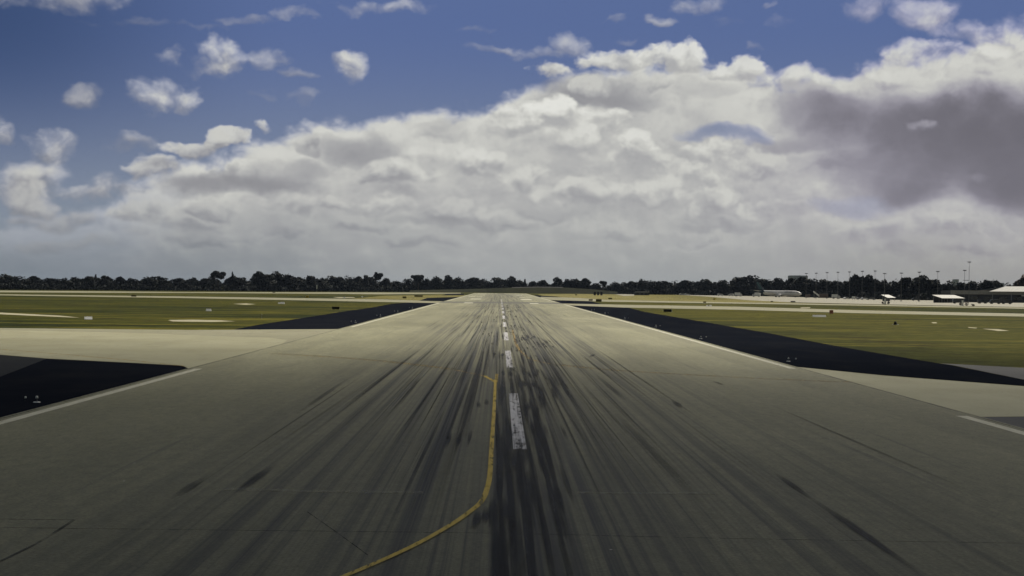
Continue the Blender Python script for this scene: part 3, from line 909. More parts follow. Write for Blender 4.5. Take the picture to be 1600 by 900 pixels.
# tyre marks: one surface pattern of separate soft-ended streaks
def tyre_marks():
    rng = random.Random(11)
    vs, fs, uvs, wt = [], [], [], []

    def streak(x, y, w, L, dx=0.0, wgt=0.9):
        k = 6
        o = len(vs)
        z = 0.013 + 0.00025 * (len(fs) // 6 % 40)
        for i in range(k + 1):
            t = i / k
            cx = x + dx * t + math.sin(t * 3) * 0.02 * w
            vs.append((cx - w / 2, y + L * t, z)); vs.append((cx + w / 2, y + L * t, z))
        for i in range(k):
            fs.append((o + 2 * i, o + 2 * i + 1, o + 2 * i + 3, o + 2 * i + 2))
            uvs.extend([(0, i / k), (1, i / k), (1, (i + 1) / k), (0, (i + 1) / k)])
            wt.append(wgt)

    def mark(a, b, w, wgt=0.9):
        A, B = G(*a), G(*b)
        if A.y > B.y: A, B = B, A
        streak(A.x, A.y, w, B.y - A.y, B.x - A.x, wgt)
    # those one can point at in the photograph
    for a, b, w, g in (((358, 779), (434, 722), 0.5, 0.7), ((262, 784), (330, 740), 0.5, 0.45), ((694, 706), (706, 671), 0.26, 0.9), ((712, 706), (721, 671), 0.26, 0.9),
                       ((730, 702), (737, 668), 0.18, 0.7), ((1262, 775), (1450, 905), 0.4, 0.9), ((1205, 735), (1275, 786), 0.35, 0.7), ((1066, 640), (1050, 624), 0.5, 0.7),
                       ((740, 832), (748, 793), 0.3, 0.9), ((757, 824), (760, 790), 0.3, 0.9), ((768, 838), (770, 772), 0.34, 0.9), ((788, 828), (788, 770), 0.36, 0.9),
                       ((805, 742), (805, 700), 0.4, 0.9), ((785, 630), (786, 592), 0.4, 0.8), ((850, 650), (843, 596), 0.5, 0.8), ((870, 633), (862, 598), 0.4, 0.8),
                       ((748, 640), (747, 626), 0.3, 0.6), ((760, 636), (760, 622), 0.3, 0.6), ((920, 560), (930, 552), 0.5, 0.6), ((1135, 604), (1110, 594), 0.4, 0.5)):
        mark(a, b, w, g)
    for xx, yy, ww, ll in ((-0.12, 62, 0.1, 10), (0.1, 70, 0.12, 14), (0.02, 58, 0.16, 7), (-0.05, 84, 0.2, 10), (0.12, 118, 0.25, 14), (-0.1, 130, 0.2, 12), (0.0, 182, 0.3, 14)):
        streak(xx + 0.2, yy, ww, ll, 0.03, 0.55)
        for q in range(len(vs) - 14, len(vs)):
            vs[q] = (vs[q][0], vs[q][1], 0.034)
    # twin-wheel touchdowns close to the centreline
    for _ in range(230):
        y = 36 + 620 * rng.random() ** 1.7
        if y < 62 and rng.random() < 0.75: continue
        x = rng.gauss(0.0, 0.5 + min(max(y - 40, 0), 130) * 0.010) + 0.25 + min(max(y - 45, 0), 60) * 0.014
        L = (9 if y < 110 else 5) + 28 * rng.random() ** 2
        w = rng.uniform(0.16, 0.40)
        g = rng.uniform(0.35, 0.95)
        dx = rng.gauss(0, 0.06)
        streak(x, y, w, L, dx, g)
        if rng.random() < 0.6:
            streak(x + rng.choice((0.55, 0.75)), y + rng.uniform(-1, 1), w, L * rng.uniform(0.7, 1.1), dx, g)
    for _ in range(110):
        y = 34 + 500 * rng.random() ** 1.5
        x = rng.gauss(0.4, 5.5)
        streak(x, y, rng.uniform(0.2, 0.5), rng.uniform(25, 120), rng.gauss(0, 0.25), rng.uniform(0.15, 0.5))
    # the fine long tracks of single tyres
    for _ in range(280):
        y = 30 + 420 * rng.random() ** 1.6
        x = rng.gauss(0.4, 3.9)
        streak(x, y, rng.uniform(0.06, 0.20), rng.uniform(40, 150), rng.gauss(0, 0.2), rng.uniform(0.2, 0.55))
    # heavy blacking just ahead of the camera
    for _ in range(46):
        y = rng.uniform(10, 62)
        x = rng.choice((-0.62, -0.5, -0.15, 0.1, 0.32, 0.55, 0.95, 1.1)) + rng.gauss(0, 0.05)
        streak(x, y, rng.uniform(0.14, 0.30), rng.uniform(16, 44), rng.gauss(0, 0.05), rng.uniform(0.5, 0.95))
    me = bpy.data.meshes.new('tyre_marks')
    me.from_pydata(vs, [], fs)
    u = me.uv_layers.new(name='UVMap')
    for i, q in enumerate(uvs): u.data[i].uv = q
    at = me.attributes.new('weight', 'FLOAT', 'FACE')
    at.data.foreach_set('value', wt)
    me.materials.append(M_RUBBER)
    o = bpy.data.objects.new('tyre_marks', me)
    COL.objects.link(o); o.parent = runway


tyre_marks()


# ------------------------------------------------------------------ trees
def leaf_cloud(lobes, n, size, rng):
    vs, fs, tint, nr = [], [], [], []
    tot = sum(l[3] * l[4] * l[5] for l in lobes)
    for (cx, cy, cz, rx, ry, rz) in lobes:
        k = int(n * rx * ry * rz / tot) + 12
        lt = rng.random()
        for _ in range(k):
            while True:
                p = Vector((rng.uniform(-1, 1), rng.uniform(-1, 1), rng.uniform(-1, 1)))
                if 0.02 < p.length < 1: break
            p = p.normalized() * (p.length ** 0.5) * rng.uniform(0.86, 1.06)
            c = Vector((cx + p.x * rx, cy + p.y * ry, cz + p.z * rz))
            u = Vector((rng.gauss(0, 1), rng.gauss(0, 1), rng.gauss(0, 1))).normalized()
            w = u.orthogonal().normalized()
            w = (w * math.cos(rng.uniform(0, 6.28)) + u.cross(w) * math.sin(rng.uniform(0, 6.28))).normalized()
            s1 = size * rng.uniform(0.5, 1.2); s2 = size * rng.uniform(0.35, 0.8)
            o = len(vs)
            vs += [c - u * s1, c + w * s2, c + u * s1, c - w * s2]
            nn = (p.normalized() + Vector((0, 0, 0.25)) + u * 0.25).normalized()
            nr += [nn] * 4
            fs.append((o, o + 1, o + 2, o + 3))
            tint.append(min(1, max(0, lt * 0.6 + rng.random() * 0.4)))
    return vs, fs, tint, nr


def soften(me, nr):
    me.polygons.foreach_set('use_smooth', [True] * len(me.polygons))
    me.normals_split_custom_set_from_vertices([tuple(q) for q in nr])


def leaf_mesh(name, lobes, n, size, rng, m):
    vs, fs, tint, nr = leaf_cloud(lobes, n, size, rng)
    me = bpy.data.meshes.new(name)
    me.from_pydata([tuple(v) for v in vs], [], fs)
    a = me.attributes.new('tint', 'FLOAT', 'FACE')
    a.data.foreach_set('value', tint)
    me.materials.append(m)
    soften(me, nr)
    return me


def tree_proto(kind, seed, m=None):
    """a tree 10 m high and about 10 m wide; returns (trunk mesh, crown mesh)"""
    rng = random.Random(seed)
    lobes = []
    tb = MB()
    if kind == 'conifer':
        for k in range(8):
            z = 1.4 + k * 1.1
            r = 3.3 * (1 - k / 8.4)
            for j in range(3):
                a = rng.uniform(0, 6.28)
                lobes.append((math.cos(a) * r * 0.4, math.sin(a) * r * 0.4, z, r * 0.7, r * 0.7, 0.8))
        tb.tube((0, 0, 0), (0, 0, 9), 0.3, 0.05, 7)
    elif kind == 'umbrella':
        for k in range(9):
            a = rng.uniform(0, 6.28); r = rng.uniform(0.6, 3.4)
            lobes.append((math.cos(a) * r, math.sin(a) * r, rng.uniform(6.8, 8.9), rng.uniform(1.2, 2.0), rng.uniform(1.2, 2.0), rng.uniform(0.8, 1.2)))
        tb.tube((0, 0, 0), (0.2, 0, 4.2), 0.38, 0.28, 7)
        for k in range(6):
            a = k * 1.05
            tb.tube((0.2, 0, 4.0), (math.cos(a) * 2.6, math.sin(a) * 2.6, 7.4), 0.18, 0.06, 6)
    elif kind == 'column':
        for k in range(12):
            a = rng.uniform(0, 6.28); r = rng.uniform(0.8, 3.0)
            lobes.append((math.cos(a) * r, math.sin(a) * r, rng.uniform(1.6, 8.6), rng.uniform(1.7, 2.3), rng.uniform(1.7, 2.3), rng.uniform(1.3, 1.9)))
        tb.tube((0, 0, 0), (0, 0, 8), 0.4, 0.1, 7)
    else:
        hi = 8.2 if kind == 'round' else 7.6
        for k in range(20 if kind == 'round' else 24):
            a = rng.uniform(0, 6.28); z = rng.uniform(1.0, hi)
            rr = (3.4 if kind == 'round' else 4.2) * math.sqrt(max(0.1, 1 - ((z - 4.2) / 5.0) ** 2))
            r = rr * rng.uniform(0.25, 0.95)
            q = rng.uniform(1.3, 2.3)
            lobes.append((math.cos(a) * r, math.sin(a) * r, z, q * rng.uniform(0.9, 1.3), q * rng.uniform(0.9, 1.3), q * rng.uniform(0.7, 1.0)))
        lobes.append((rng.uniform(-1, 1), 0, 8.6, 1.5, 1.5, 1.1))
        tb.tube((0, 0, 0), (0.1, 0.1, 3), 0.42, 0.3, 7)
        for k in range(5):
            a = k * 1.26 + rng.random()
            tb.tube((0.1, 0.1, 2.4), (math.cos(a) * 2.4, math.sin(a) * 2.4, 6.0), 0.2, 0.06, 6)
    cm = leaf_mesh('crown', lobes, 1700, 0.62, rng, m or M_LEAF)
    tr = tb.build('trunk', M_BARK)
    tm = tr.data
    bpy.data.objects.remove(tr)
    return tm, cm


PROTO = {}
for kind, k in (('round', 5), ('broad', 4), ('umbrella', 2), ('conifer', 2), ('column', 2)):
    PROTO[kind] = [tree_proto(kind, 100 + i * 7 + len(kind)) for i in range(k)]
PROTO['brown'] = [tree_proto('round', 991, M_LEAF_BR)]

BELT = [(-150, 1100), (0, 1150), (450, 1340), (750, 1640), (1050, 1510), (1200, 1420), (1330, 1200), (1400, 1080), (1700, 1000)]


def belt(px):
    for (a, da), (b, db) in zip(BELT, BELT[1:]):
        if a <= px <= b:
            return da + (db - da) * (px - a) / (b - a)
    return BELT[0][1] if px < 0 else BELT[-1][1]


trng = random.Random(5)


def plant_tree(px, top, wpx, kind, label, group, back=0.0):
    d = belt(px) + back + trng.uniform(-12, 12)
    p = AT(px, 455, d)
    if px > 950: top -= 1.2; wpx *= 1.12
    h = AT(px, top, d).z
    wd = wpx / FPX * d
    tm, cm = trng.choice(PROTO[kind])
    wid = {'conifer': 6.0, 'umbrella': 9.0, 'column': 9.0}.get(kind, 9.5)
    t = thing('tree', label, 'tree', (p.x, p.y, 0), trng.uniform(0, 6.28), group, (1.22 * wd / wid, 1.22 * wd / wid, h / 9.9))
    for nm, me in (('trunk', tm), ('crown', cm)):
        o = bpy.data.objects.new(nm, me)
        COL.objects.link(o); o.parent = t
    return t


def side(px):
    if px < 560: return ('dark bushy tree packed into the far belt across the field left of the runway', 'trees in the left part of the far belt')
    if px < 930: return ('dark leafy tree in the low stretch of belt behind the far end of the runway', 'trees behind the runway end')
    if px < 1330: return ('dark round-headed tree in the belt around and behind the parked airliner', 'trees behind the parked airliner')
    return ('dark tree standing behind the floodlit apron and sheds at far right', 'trees behind the apron masts')


TREES = [(5, 427, 26), (30, 431, 28), (56, 431, 26), (76, 434, 30), (99, 434, 26), (116, 432.5, 20), (137, 431, 24), (163, 430, 22, 'round', 'dome-shaped dark tree just left of the square-topped tree'),
         (149, 429, 9, 'conifer', 'thin pointed treetop between two dark domes at far left'),
         (185, 428.5, 17, 'column', 'square-topped dark tree rising above the belt at far left'), (206, 434, 22), (230, 432, 32), (250, 431.5, 32), (280, 434, 26), (297, 435, 22),
         (303, 433, 16), (322, 434.5, 24), (340, 424, 20, 'umbrella', 'umbrella-shaped tree with sky under its crown, above the left belt'),
         (363, 425, 9, 'conifer', 'spire-shaped conifer right of the umbrella-shaped tree'), (380, 433, 26), (401, 423.5, 22, 'round', 'high rounded treetop on the left shoulder of the tallest clump'),
         (416, 428, 32), (432, 423, 28, 'broad', 'tallest broad tree crowning the big clump left of the runway'), (451, 427, 26), (466, 432, 22),
         (484, 430.5, 24, 'round', 'round-topped tree just right of the tallest clump'), (502, 434, 22), (516, 430, 26), (530, 432, 22), (545, 434, 24), (560, 431, 16),
         (570, 429, 12), (580, 432, 22), (591, 426, 13, 'umbrella', 'small mop-headed tree poking up left of the runway end'), (604, 434, 18),
         (620, 438, 28), (640, 435, 20), (653, 429.5, 16, 'umbrella', 'flat-headed spreading tree above the belt by the runway end'), (668, 433.5, 14), (681, 431, 24), (702, 429.5, 17, 'round', 'tall rounded tree straight ahead left of the centreline'),
         (717, 432, 20), (740, 433, 30), (755, 435, 22), (778, 432.8, 24), (798, 431, 18, 'round', 'tallest tree just right of the centreline at the runway end'), (812, 438, 18),
         (820, 436, 8, 'conifer', 'small pointed tree between the centreline trees and the lower gap'), (834, 439, 18), (850, 437, 16), (871, 432.5, 17, 'round', 'round-headed tree standing a little taller than its neighbours right of the runway end'),
         (885, 435, 12), (899, 435, 22), (915, 434, 17), (930, 442, 20), (942, 439, 11, 'umbrella', 'tiny umbrella-headed tree standing in the gap right of the runway end'), (960, 441, 20),
         (974, 441.5, 18), (985, 440, 15), (1003, 437, 26, 'broad', 'knob-topped tree above the grey shelter'), (1022, 440, 16), (1041, 440, 32), (1071, 438.5, 26),
         (1096, 436, 21, 'column', 'egg-shaped dark tree standing clear between two gaps'), (1115, 441.5, 22), (1131, 438, 19), (1150, 433.5, 28), (1175, 430.5, 44, 'broad', 'broadest dark tree rising directly behind the airliner tail'),
         (1193, 437, 20), (1214, 434.5, 20, 'round', 'tree with knobbed top above the airliner fuselage'), (1204, 441, 24), (1236, 435, 20), (1252, 433.5, 26), (1270, 436, 26), (1286, 436.5, 22),
         (1310, 437.5, 24), (1324, 440, 20), (1335, 429, 17), (1346, 432, 20), (1357, 429.5, 20, 'round', 'high rounded tree between the floodlight masts'), (1368, 436, 14), (1380, 437.5, 24), (1396, 440, 20), (1410, 437, 18),
         (1416, 434.5, 11, 'umbrella', 'small tufted treetop beside a floodlight mast'), (1443, 430, 32, 'broad', 'biggest round tree on the right, under two masts'), (1430, 437, 22), (1462, 437, 28), (1480, 439, 18), (1500, 442, 20), (1520, 439.5, 24),
         (1545, 433.5, 22, 'column', 'dark tree with a steep right edge near the terminal roof'), (1560, 441, 10), (1578, 446, 22), (1598, 430, 20, 'brown', 'brownish tree cut by the right edge of the picture')]
for q in TREES:
    px, top, w = q[:3]
    if len(q) > 3:
        plant_tree(px, top, w * 1.06, q[3], q[4], None)
    else:
        lab, grp = side(px)
        plant_tree(px, top, w * 1.08, trng.choice(['round', 'round', 'broad']), lab, grp)
# second, slightly lower rank that closes the gaps
for i in range(64):
    px = -30 + i * 26 + trng.uniform(-8, 8)
    near = min(TREES, key=lambda q: abs(q[0] - px))
    top = near[1] + trng.uniform(3.0, 6.5)
    lab, grp = side(px)
    plant_tree(px, top, trng.uniform(20, 30), trng.choice(['round', 'broad']), lab, grp, 35)


def woodland():
    rng = random.Random(77)
    lobes = []
    px = -220.0
    while px < 1800:
        for row, (bk, hh) in enumerate(((55, 12.0), (-20, 7.0))):
            d = belt(px) + bk + rng.uniform(-8, 8)
            p = AT(px + rng.uniform(-3, 3), 455, d)
            h = hh * rng.uniform(0.7, 1.25) * (0.85 if 560 < px < 985 else 1.0)
            if row == 1 and px > 1000: h *= 0.7
            if px < 470: h *= 0.66
            if row == 1 and 640 < px < 970: continue
            lobes.append((p.x, p.y, h * 0.45, rng.uniform(4.5, 7), 5, h * 0.55))
        px += 7.0
    vs, fs, tint, nr = leaf_cloud(lobes, 42000, 0.95, rng)
    me = bpy.data.meshes.new('woodland')
    me.from_pydata([tuple(v) for v in vs], [], fs)
    a = me.attributes.new('tint', 'FLOAT', 'FACE'); a.data.foreach_set('value', tint)
    me.materials.append(M_LEAF)
    soften(me, nr)
    o = bpy.data.objects.new('woodland', me); COL.objects.link(o)
    tag(o, 'dark understorey filling the far tree belt from edge to edge', 'woodland', None, 'stuff')


woodland()


# raised bank with a pale road beyond the runway end
def bank():
    top, bot = [], []
    for px, hpx in ((640, 454), (700, 452.6), (760, 451), (800, 449.6), (840, 449.0), (880, 449.4), (930, 452.5), (965, 456)):
        d = belt(px) - 60
        p = AT(px, hpx, d)
        top.append(p)
        bot.append(AT(px, 455, d - 26))
    mb = MB()
    k = len(top)
    vs = [(p.x, p.y, -0.2) for p in bot] + [(p.x, p.y, max(p.z, 0.1)) for p in top] + [(p.x, p.y + 14, max(p.z, 0.1) + 0.15) for p in top] + [(p.x, p.y + 40, -0.2) for p in top]
    fs = []
    for r in range(3):
        fs += [(r * k + i, r * k + i + 1, (r + 1) * k + i + 1, (r + 1) * k + i) for i in range(k - 1)]
    mb.add(vs, fs)
    o = mb.build('embankment', mat('bank_grass', grass_col((0.016, 0.019, 0.012), (0.028, 0.03, 0.016), (0.022, 0.022, 0.014), (0.014, 0.017, 0.012)), 0.95, 0.03))
    o['kind'] = 'structure'
    mb = MB()
    a = top[3:6]
    mb.add([(p.x, p.y + 2, p.z + 0.12) for p in a] + [(p.x, p.y + 11, p.z + 0.5) for p in a], [(0, 1, 4, 3), (1, 2, 5, 4)])
    o = mb.build('perimeter_road', M_GREYSTRIP); o['kind'] = 'structure'


bank()


# ------------------------------------------------------------------ runway edge lights
def edge_light():
    t = thing('runway_light', 'x', 'runway light')
    MB().tube((0, 0, 0), (0, 0, 0.04), 0.24, 0.22, 16).build('base_plate', M_MARK, t, False)
    b = MB(); b.tube((0, 0, 0.04), (0, 0, 0.24), 0.05, 0.04, 10).build('stem', M_DKMETAL, t)
    h = MB(); h.tube((0, 0, 0.24), (0, 0, 0.28), 0.09, 0.10, 12); h.build('lamp_collar', M_METAL, t)
    g = MB(); g.tube((0, 0, 0.28), (0, 0, 0.37), 0.10, 0.085, 12); g.tube((0, 0, 0.37), (0, 0, 0.42), 0.085, 0.03, 12); g.build('lamp_dome', M_LAMP, t, True)
    return t


def small_light():
    t = thing('runway_light', 'x', 'runway light')
    MB().tube((0, 0, 0), (0, 0, 0.20), 0.03, 0.03, 8).build('stem', M_DKMETAL, t)
    g = MB(); g.tube((0, 0, 0.20), (0, 0, 0.30), 0.075, 0.065, 12); g.tube((0, 0, 0.30), (0, 0, 0.34), 0.065, 0.02, 12); g.build('lamp_dome', M_LAMP, t, True)
    return t


L1, L2 = edge_light(), small_light()
L1.scale = L2.scale = (0.78, 0.78, 0.8)
first = True
ORD = ['nearest', 'second', 'third', 'fourth', 'fifth', 'sixth', 'seventh', 'eighth']
for sname, sg, ys in (('left', -1, (80.6, 258, 312, 365, 425)), ('right', 1, (135, 194, 250, 312, 371, 425))):
    for i, y in enumerate(ys):
        for k, (src, off, ww) in enumerate(((L1, 1.55, 'lamp on a round base plate'), (L2, 2.30, 'lamp on a bare stem'))):
            lab = f'{ORD[i]} white edge {ww} on the {sname} black shoulder'
            loc = (sg * (22.5 + off), y + 0.6 * k, -0.03)
            if i == 0 and sg < 0:
                src.location = loc; tag(src, lab, 'runway light', f'edge lights on the {sname} shoulder')
            else:
                dup(src, loc, 0, lab, 'runway light', f'edge lights on the {sname} shoulder')


# ------------------------------------------------------------------ signs and markers in the grass
def sign(px, pyb, w, h, face, label, name='taxiway_sign', rz=0.0, edge=None):
    p = G(px, pyb)
    t = thing(name, label, 'sign', (p.x, p.y, -0.05), rz)
    MB().box((0, 0, 0.22 + h / 2), (w, 0.22, h)).build('panel', face, t)
    n = max(2, int(w / 1.2))
    for i in range(n):
        x = -w / 2 + w * (i + 0.5) / n
        MB().tube((x, 0, 0), (x, 0, 0.22), 0.04, 0.04, 6).build('leg', M_DKMETAL, t)
    if edge:
        MB().box((w / 2 + 0.06, 0, 0.22 + h / 2), (0.12, 0.24, h + 0.04)).build('sunlit_end', edge, t)  # sunlight on the sign's right end, painted as a pale strip
    return t


sign(1043, 488.4, 2.0, 0.65, M_BLACK, 'black-backed taxiway sign with pale right end, in grass beside right shoulder', edge=M_MARK)
sign(524.5, 484.3, 1.75, 0.62, M_BLACK, 'wide black-backed taxiway sign in grass near the left shoulder')
sign(480, 465.6, 1.35, 0.85, M_SIGNY, 'bright yellow sign on grass strip left of the runway')
sign(209, 464.0, 2.2, 0.7, M_OLIVE, 'brown-backed sign on the far taxiway edge at left')
sign(632, 466.6, 1.8, 0.85, M_OLIVE, 'smaller olive sign on the dry grass left of the runway end')
sign(654, 464.3, 4.4, 0.85, M_OLIVE, 'long olive sign on the dry grass left of the runway end')
sign(923, 470.4, 1.8, 0.65, M_OLIVE, 'low olive sign on dry grass, left one of the near pair right of the runway')
sign(935.5, 472.0, 2.4, 1.05, M_OLIVE, 'larger olive sign on dry grass, right one of the near pair right of the runway')
sign(953.5, 468.0, 2.0, 0.7, M_OLIVE, 'olive sign standing behind the near pair on the dry grass')
sign(1239, 472.6, 2.2, 0.5, M_BLACK, 'long black sign on the apron edge below the airliner nose')
sign(1206, 472.2, 1.2, 0.4, M_OLIVE, 'tiny dark sign on the apron edge below the airliner')
sign(1101, 473.6, 1.2, 0.5, M_OLIVE, 'small olive sign on the pale strip left of the apron')
sign(1116, 468.6, 1.4, 0.75, M_SIGNY, 'pale yellow sign at the left tip of the apron')
sign(1299, 491.2, 0.95, 0.9, M_RED, 'faded red box sign beside the right crossing taxiway')
sign(428, 457.6, 2.2, 0.45, M_BLACK, 'thin black sign in front of the tallest tree clump')
sign(900, 461.6, 1.4, 0.7, M_OLIVE, 'small dark sign on the dry grass right of the runway end')


def gable(px, pyb, L, h, label, rz=0.0):
    p = G(px, pyb)
    t = thing('gable_marker', label, 'marker', (p.x, p.y, -0.05), rz)
    mb = MB()
    k = h * 0.8
    mb.add([(-L / 2, -k, 0.06), (L / 2, -k, 0.06), (L / 2, 0, h), (-L / 2, 0, h), (-L / 2, k, 0.06), (L / 2, k, 0.06)],
           [(0, 1, 2, 3), (3, 2, 5, 4), (0, 3, 4), (1, 5, 2), (0, 4, 5, 1)])
    mb.build('roof_panel', M_MARK, t)
    for sx in (-0.35, 0.35):
        MB().box((sx * L, 0, 0.03), (0.1, k * 1.9, 0.06)).build('foot', M_DKMETAL, t)
    return t


gable(138, 499, 1.25, 0.5, 'white tent-shaped marker in the grass at far left', 0.3)
gable(326, 486, 1.1, 0.55, 'white tent-shaped marker in the grass right of the pale diagonal strip')
gable(436.5, 474.7, 0.8, 0.5, 'smaller of two white markers in the middle grass on the left')
gable(441.5, 474.8, 1.2, 0.65, 'larger of two white markers in the middle grass on the left')
gable(1280, 495.2, 3.0, 0.5, 'long white tent-shaped marker beside the red box sign')
gable(1105, 478.6, 0.75, 0.45, 'left one of two small white markers beyond the crossing taxiway')
gable(1110, 478.6, 0.75, 0.55, 'right one of two small white markers beyond the crossing taxiway')
gable(538, 465.6, 0.9, 0.5, 'small white marker on the soil patch beyond the left taxiway')
gable(566, 464.4, 0.8, 0.6, 'small white marker nearest the runway beyond the left taxiway')

# dark stub marker on a pale pad, and a thin stake
p = G(1399, 507)
t = thing('stub_marker', 'dark stubby marker on a pale round pad in the right grass', 'marker', (p.x, p.y, -0.05))
MB().tube((0, 0, 0), (0, 0, 0.06), 0.6, 0.6, 20).build('pad', M_METAL, t)
q = MB(); q.tube((0, 0, 0.06), (0, 0, 0.5), 0.3, 0.24, 14); q.tube((0, 0, 0.5), (0, 0, 0.62), 0.24, 0.1, 14); q.build('drum', M_BLACK, t, True)
p = G(409, 498)
t = thing('marker_stake', 'thin pale stake standing in the left grass', 'stake', (p.x, p.y, -0.05))
MB().tube((0, 0, 0), (0, 0, 0.9), 0.035, 0.03, 8).build('post', M_METAL, t)
MB().box((0, 0, 0.82), (0.1, 0.03, 0.14)).build('reflector', M_MARK, t)
p = AT(495, 455, 1290)
t = thing('marker_board', 'narrow white board leaning before the trees left of the runway', 'board', (p.x, p.y, 0))
MB().box((0, 0, 4.2), (0.8, 0.2, 3.2)).build('panel', M_MARK, t)
MB().tube((0, 0.15, 0), (0, 0.15, 5.0), 0.12, 0.1, 8).build('post', M_METAL, t)
for pxx, pyb, hh, lab in ((1383, 475.4, 2.5, 'white upright cabinet post at the apron edge under the small roof'), (1504, 477.6, 2.3, 'pale upright cabinet post at the apron edge near the white canopy')):
    p = G(pxx, pyb)
    t = thing('cabinet_post', lab, 'cabinet', (p.x, p.y, -0.05))
    MB().box((0, 0, hh / 2), (0.75, 0.6, hh), 0.85).build('cabinet', M_MARK, t)
    MB().box((0, 0, hh + 0.06), (0.85, 0.7, 0.12)).build('cap', M_METAL, t)


def shrub(px, pyb, w, h, label):
    rng = random.Random(int(px))
    p = G(px, pyb)
    t = thing('shrub', label, 'shrub', (p.x, p.y, -0.05))
    lobes = [(rng.uniform(-w / 3, w / 3), rng.uniform(-.3, .3), rng.uniform(h * 0.35, h * 0.75), w * 0.3, w * 0.3, h * 0.32) for _ in range(5)]
    me = leaf_mesh('foliage', lobes, 260, 0.14, rng, M_LEAF_BR)
    o = bpy.data.objects.new('foliage', me); COL.objects.link(o); o.parent = t
    MB().tube((0, 0, 0), (0, 0, h * 0.5), 0.06, 0.03, 6).build('stem', M_BARK, t)


shrub(1379.5, 475.6, 0.9, 1.3, 'small brown shrub left of the white cabinet post')
shrub(1388.5, 475.6, 1.0, 1.4, 'small brown shrub right of the white cabinet post')
shrub(1500.5, 477.5, 1.1, 1.2, 'brown shrub left of the pale cabinet post by the canopy')
shrub(1511, 478, 2.0, 2.0, 'largest brown shrub on the apron edge near the canopy')
shrub(1520.5, 478.4, 1.6, 1.1, 'low brown shrub right of the largest shrub on the apron edge')


